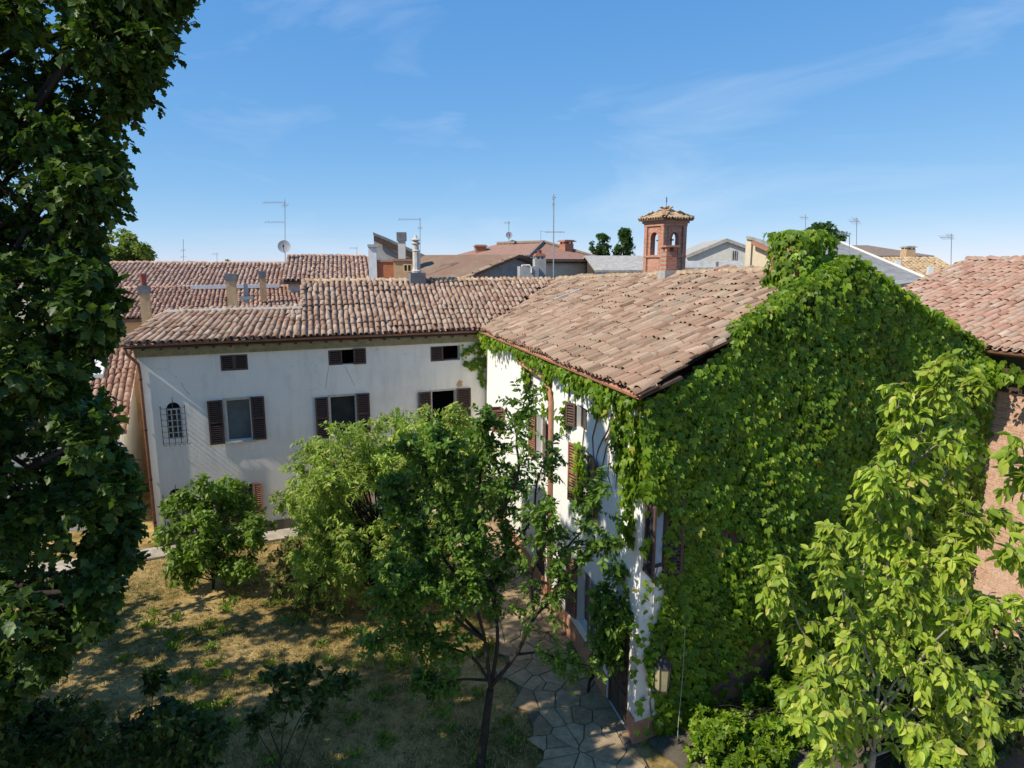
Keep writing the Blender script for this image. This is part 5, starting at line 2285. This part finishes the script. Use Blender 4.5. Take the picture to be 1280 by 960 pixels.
stem_tree('young_shrub', 'thin dark young shrub on the lawn left of the slim tree', atz(352, 1000, 0), [
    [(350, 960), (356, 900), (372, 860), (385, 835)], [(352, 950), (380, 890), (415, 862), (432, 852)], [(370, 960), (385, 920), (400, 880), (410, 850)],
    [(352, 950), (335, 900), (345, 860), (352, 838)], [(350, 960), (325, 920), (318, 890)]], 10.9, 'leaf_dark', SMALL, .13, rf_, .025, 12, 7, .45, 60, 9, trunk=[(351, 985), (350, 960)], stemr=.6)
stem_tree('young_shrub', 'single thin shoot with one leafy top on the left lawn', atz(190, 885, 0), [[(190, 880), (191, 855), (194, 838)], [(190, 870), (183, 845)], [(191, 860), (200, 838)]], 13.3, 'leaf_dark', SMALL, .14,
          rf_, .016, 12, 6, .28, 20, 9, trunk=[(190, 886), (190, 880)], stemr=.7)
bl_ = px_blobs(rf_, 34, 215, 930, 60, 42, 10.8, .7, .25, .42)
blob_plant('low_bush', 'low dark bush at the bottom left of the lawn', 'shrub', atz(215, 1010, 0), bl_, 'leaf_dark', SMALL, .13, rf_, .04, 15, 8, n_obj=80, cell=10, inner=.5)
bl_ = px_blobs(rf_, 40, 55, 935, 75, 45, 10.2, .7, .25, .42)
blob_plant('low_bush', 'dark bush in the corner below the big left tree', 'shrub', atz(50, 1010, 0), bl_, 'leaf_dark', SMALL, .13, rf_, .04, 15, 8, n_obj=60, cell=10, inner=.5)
rf_ = np.random.default_rng(97)
bl_ = px_blobs(rf_, 78, 1170, 850, 135, 95, 11.5, 1.2, .38, .65)
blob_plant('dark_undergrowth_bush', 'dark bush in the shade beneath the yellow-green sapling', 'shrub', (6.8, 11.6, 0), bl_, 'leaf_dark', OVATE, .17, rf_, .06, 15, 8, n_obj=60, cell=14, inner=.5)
bl_ = [(FG.pt(rf_.uniform(.7, 6.5), rf_.uniform(.05, .75), d_), rf_.uniform(.25, .42)) for d_ in rf_.uniform(.15, 2.1, 110)]
blob_plant('creeper_mound', 'low mound of creeper leaves spreading at the foot of the gable', 'climbing plant', FG.pt(3.0, 0, .8), bl_, 'leaf_ivy', CREEPER, .13, rf_, .04, 14, 8, n_obj=30, cell=10, inner=.5)

# ------------------------------------------------------------------ far trees
def far_tree(name, label, x, yt, yb, wpx, Y, lm, rng, n=26, shape='round'):
    bl = []
    for _ in range(n):
        t = rng.uniform(0, 1)
        wv = wpx * (math.sqrt(max(.02, 1 - (2 * t - 1) ** 2)) if shape == 'round' else (.25 + .75 * (1 - t)) * .9)
        bl.append((aty(x + rng.uniform(-1, 1) * wv, yb + (yt - yb) * t, Y + rng.uniform(-1, 1) * wpx / F * Y), rng.uniform(.26, .42) * wpx / F * Y))
    return blob_plant(name, label, 'tree', flat(aty(x, yb, Y)), bl, lm, SMALL, wpx / F * Y * .17, rng, .2, 16, 9, twig_r=.02, trunk_top=aty(x, (yt + yb) / 2, Y))


rz = np.random.default_rng(101)
far_tree('conifer', 'smaller of two dark conifers behind the grey roof barn', 751, 294, 325, 12, 75, 'leaf_far', rz, 40)
far_tree('conifer', 'larger of two dark conifers beside the bell tower', 780.5, 287, 325, 16, 75, 'leaf_far', rz, 30, 'cone')
far_tree('far_tree', 'green tree showing above the creeper covered chimney', 1027, 283, 315, 24, 80, 'leaf_far', rz, 30)
far_tree('far_tree', 'yellowish tree behind the leftmost rear ridge', 160, 292, 345, 33, 55, 'leaf_far_yellow', rz, 34)
far_tree('far_tree', 'tip of a tree just above the rear ridge beside the dish', 285, 326, 345, 9, 62, 'leaf_far_yellow', rz, 10)
far_tree('far_tree', 'round tree beyond the roofs at far left', 60, 290, 345, 40, 58, 'leaf_far', rz, 30)

# ------------------------------------------------------------------ lantern, cable
lc = FG.pt(.62, 0, .42)
lz = aty(828, 845, lc[1])[2]
lc = V3(*aty(828, 845, lc[1]))
lt = thing('wall_lantern', 'hexagonal iron lantern with amber glass on the gable corner', 'lantern', lc - UP * .3)
g = G()
k6 = [(math.cos(a), math.sin(a)) for a in np.arange(6) * math.pi / 3]
for c_, s_ in k6:
    g.tube([lc + V3(c_ * .15, s_ * .15, -.28), lc + V3(c_ * .185, s_ * .185, .24)], .012, 4)
g.lathe(lc, [(.17, -.31), (.165, -.28), (.10, -.27)], 6)
g.lathe(lc, [(.10, .235), (.20, .24), (.205, .26), (.12, .36), (.05, .42), (.06, .46), (.015, .50)], 6)
g.build('frame', M['iron'], lt)
for i in range(6):
    (c0, s0), (c1, s1) = k6[i], k6[(i + 1) % 6]
    g = G()
    g.poly([lc + V3(c0 * .146, s0 * .146, -.27), lc + V3(c1 * .146, s1 * .146, -.27), lc + V3(c1 * .18, s1 * .18, .235), lc + V3(c0 * .18, s0 * .18, .235)])
    g.build('glass_pane', M['lamp_glass'], lt)
g = G()
wp = FG.pt(float(np.dot(lc - CW, gd)) - .1, lc[2] + .35, .03)
g.tube(bezier([wp, wp + ng * .12 + UP * .35, lc + UP * .8, lc + UP * .5], 6), .014, 5)
g.tube(bezier([wp - UP * .2, wp + ng * .1 + UP * .1, lc + UP * .62 - gd * .05], 5), .010, 5)
g.build('bracket', M['iron'], lt)
g = G()
g.tube(bezier([FG.pt(1.0, 2.6, .3), FG.pt(.98, 1.5, .32), FG.pt(.92, .4, .33), FG.pt(.9, .06, .36)], 6), .007, 5)
cb_ = g.build('cable', M['cable'])
cb_['label'] = 'thin grey cable hanging down below the lantern'
cb_['category'] = 'cable'

# ------------------------------------------------------------------ grass and litter on the lawn
rg = np.random.default_rng(111)
n = 150000
gx, gy = rg.uniform(-13, 3, n), 9 + 15 * rg.uniform(0, 1, n) ** 1.25
gp = np.stack([gx, gy, 0 * gx], 1)
okg = (np.dot(gp - q0, n2) > PWID + .08) & (np.dot(gp - O1, n1) > .98) & (noise3(gp, 66, 1.2) + rg.normal(0, .5, n) > -.35)
gp = gp[okg]
n = len(gp)
gp[:, 2] = .02 * noise3(gp, 11, .8) + .012 * noise3(gp, 12, 3.)
an = rg.uniform(0, 6.283, n)
ln = rg.uniform(.04, .12, n) * (1 + .7 * np.clip(noise3(gp, 67, 1.7), 0, 1.5))
side = np.stack([np.cos(an), np.sin(an), 0 * an], 1)
lean = rand_dirs(rg, n, .75)
lean[:, 2] = np.abs(lean[:, 2]) + .08
v = np.stack([gp - side * .007, gp + side * .007, gp + lean * ln[:, None]], 1).reshape(-1, 3)
o = obj('grass', v, np.arange(3 * n).reshape(-1, 3), M['grass'], None, 'stuff')
o['label'] = 'short dry grass blades over the lawn'
o['category'] = 'grass'
cl_ = np.stack([rg.uniform(-11, 0, 130), rg.uniform(10.5, 21, 130), np.full(130, .02)], 1)
cl_ = cl_[(np.dot(cl_ - q0, n2) > PWID + .2) & (np.dot(cl_ - O1, n1) > 1.1)]
nw = 45
wp_ = (cl_[:, None, :] + rg.normal(0, .10, (len(cl_), nw, 3)) * V3(1, 1, 0)).reshape(-1, 3)
an = rg.uniform(0, 6.283, len(wp_))
side = np.stack([np.cos(an), np.sin(an), 0 * an], 1)
wl_ = rand_dirs(rg, len(wp_), 1.1)
wl_[:, 2] = np.abs(wl_[:, 2])
ws_ = rg.uniform(.06, .20, len(wp_))[:, None]
R = frames_from(wl_, side) * ws_[:, :, None]
v, f = merged(SPRAY[0], SPRAY[1], R, wp_)
o = obj('weed_tufts', v, f, M['leaf_shrub'], None, 'stuff')
o['label'] = 'green weed tufts dotted over the dry lawn'
o['category'] = 'weeds'
nj = 5000                                   # weeds in the joints of the path
jp = q0 + np.outer(rg.uniform(0, LP, nj), e2) + np.outer(rg.uniform(0, PWID + .3, nj), n2) + UP * .05
okj = noise3(jp, 68, 1.3) > -.1
jp = jp[okj]
nj = len(jp)
an = rg.uniform(0, 6.283, nj)
side = np.stack([np.cos(an), np.sin(an), 0 * an], 1)
jl = rand_dirs(rg, nj, 1.4)
vj = np.stack([jp - side * .007, jp + side * .007, jp + jl * rg.uniform(.02, .06, nj)[:, None]], 1).reshape(-1, 3)
o = obj('joint_weeds', vj, np.arange(3 * nj).reshape(-1, 3), M['grass'], None, 'stuff')
o['label'] = 'tiny weeds growing between the flagstones'
o['category'] = 'weeds'
n = 5200
lp = np.stack([rg.uniform(-12, 1, n), rg.uniform(10, 22, n), np.full(n, .035)], 1)
R = frames_from(unit_rows(rg.normal(size=(n, 3)) * V3(1, 1, .2)), UP + rg.normal(0, .3, (n, 3))) * rg.uniform(.05, .11, n)[:, None, None]
okg = np.dot(lp - O1, n1) > 1.3
v, f = merged(SMALL[0], SMALL[1], R[okg], lp[okg])
o = obj('leaf_litter', v, f, M['leaf_dry'], None, 'stuff')
o['label'] = 'dry fallen leaves scattered over the lawn'
o['category'] = 'litter'
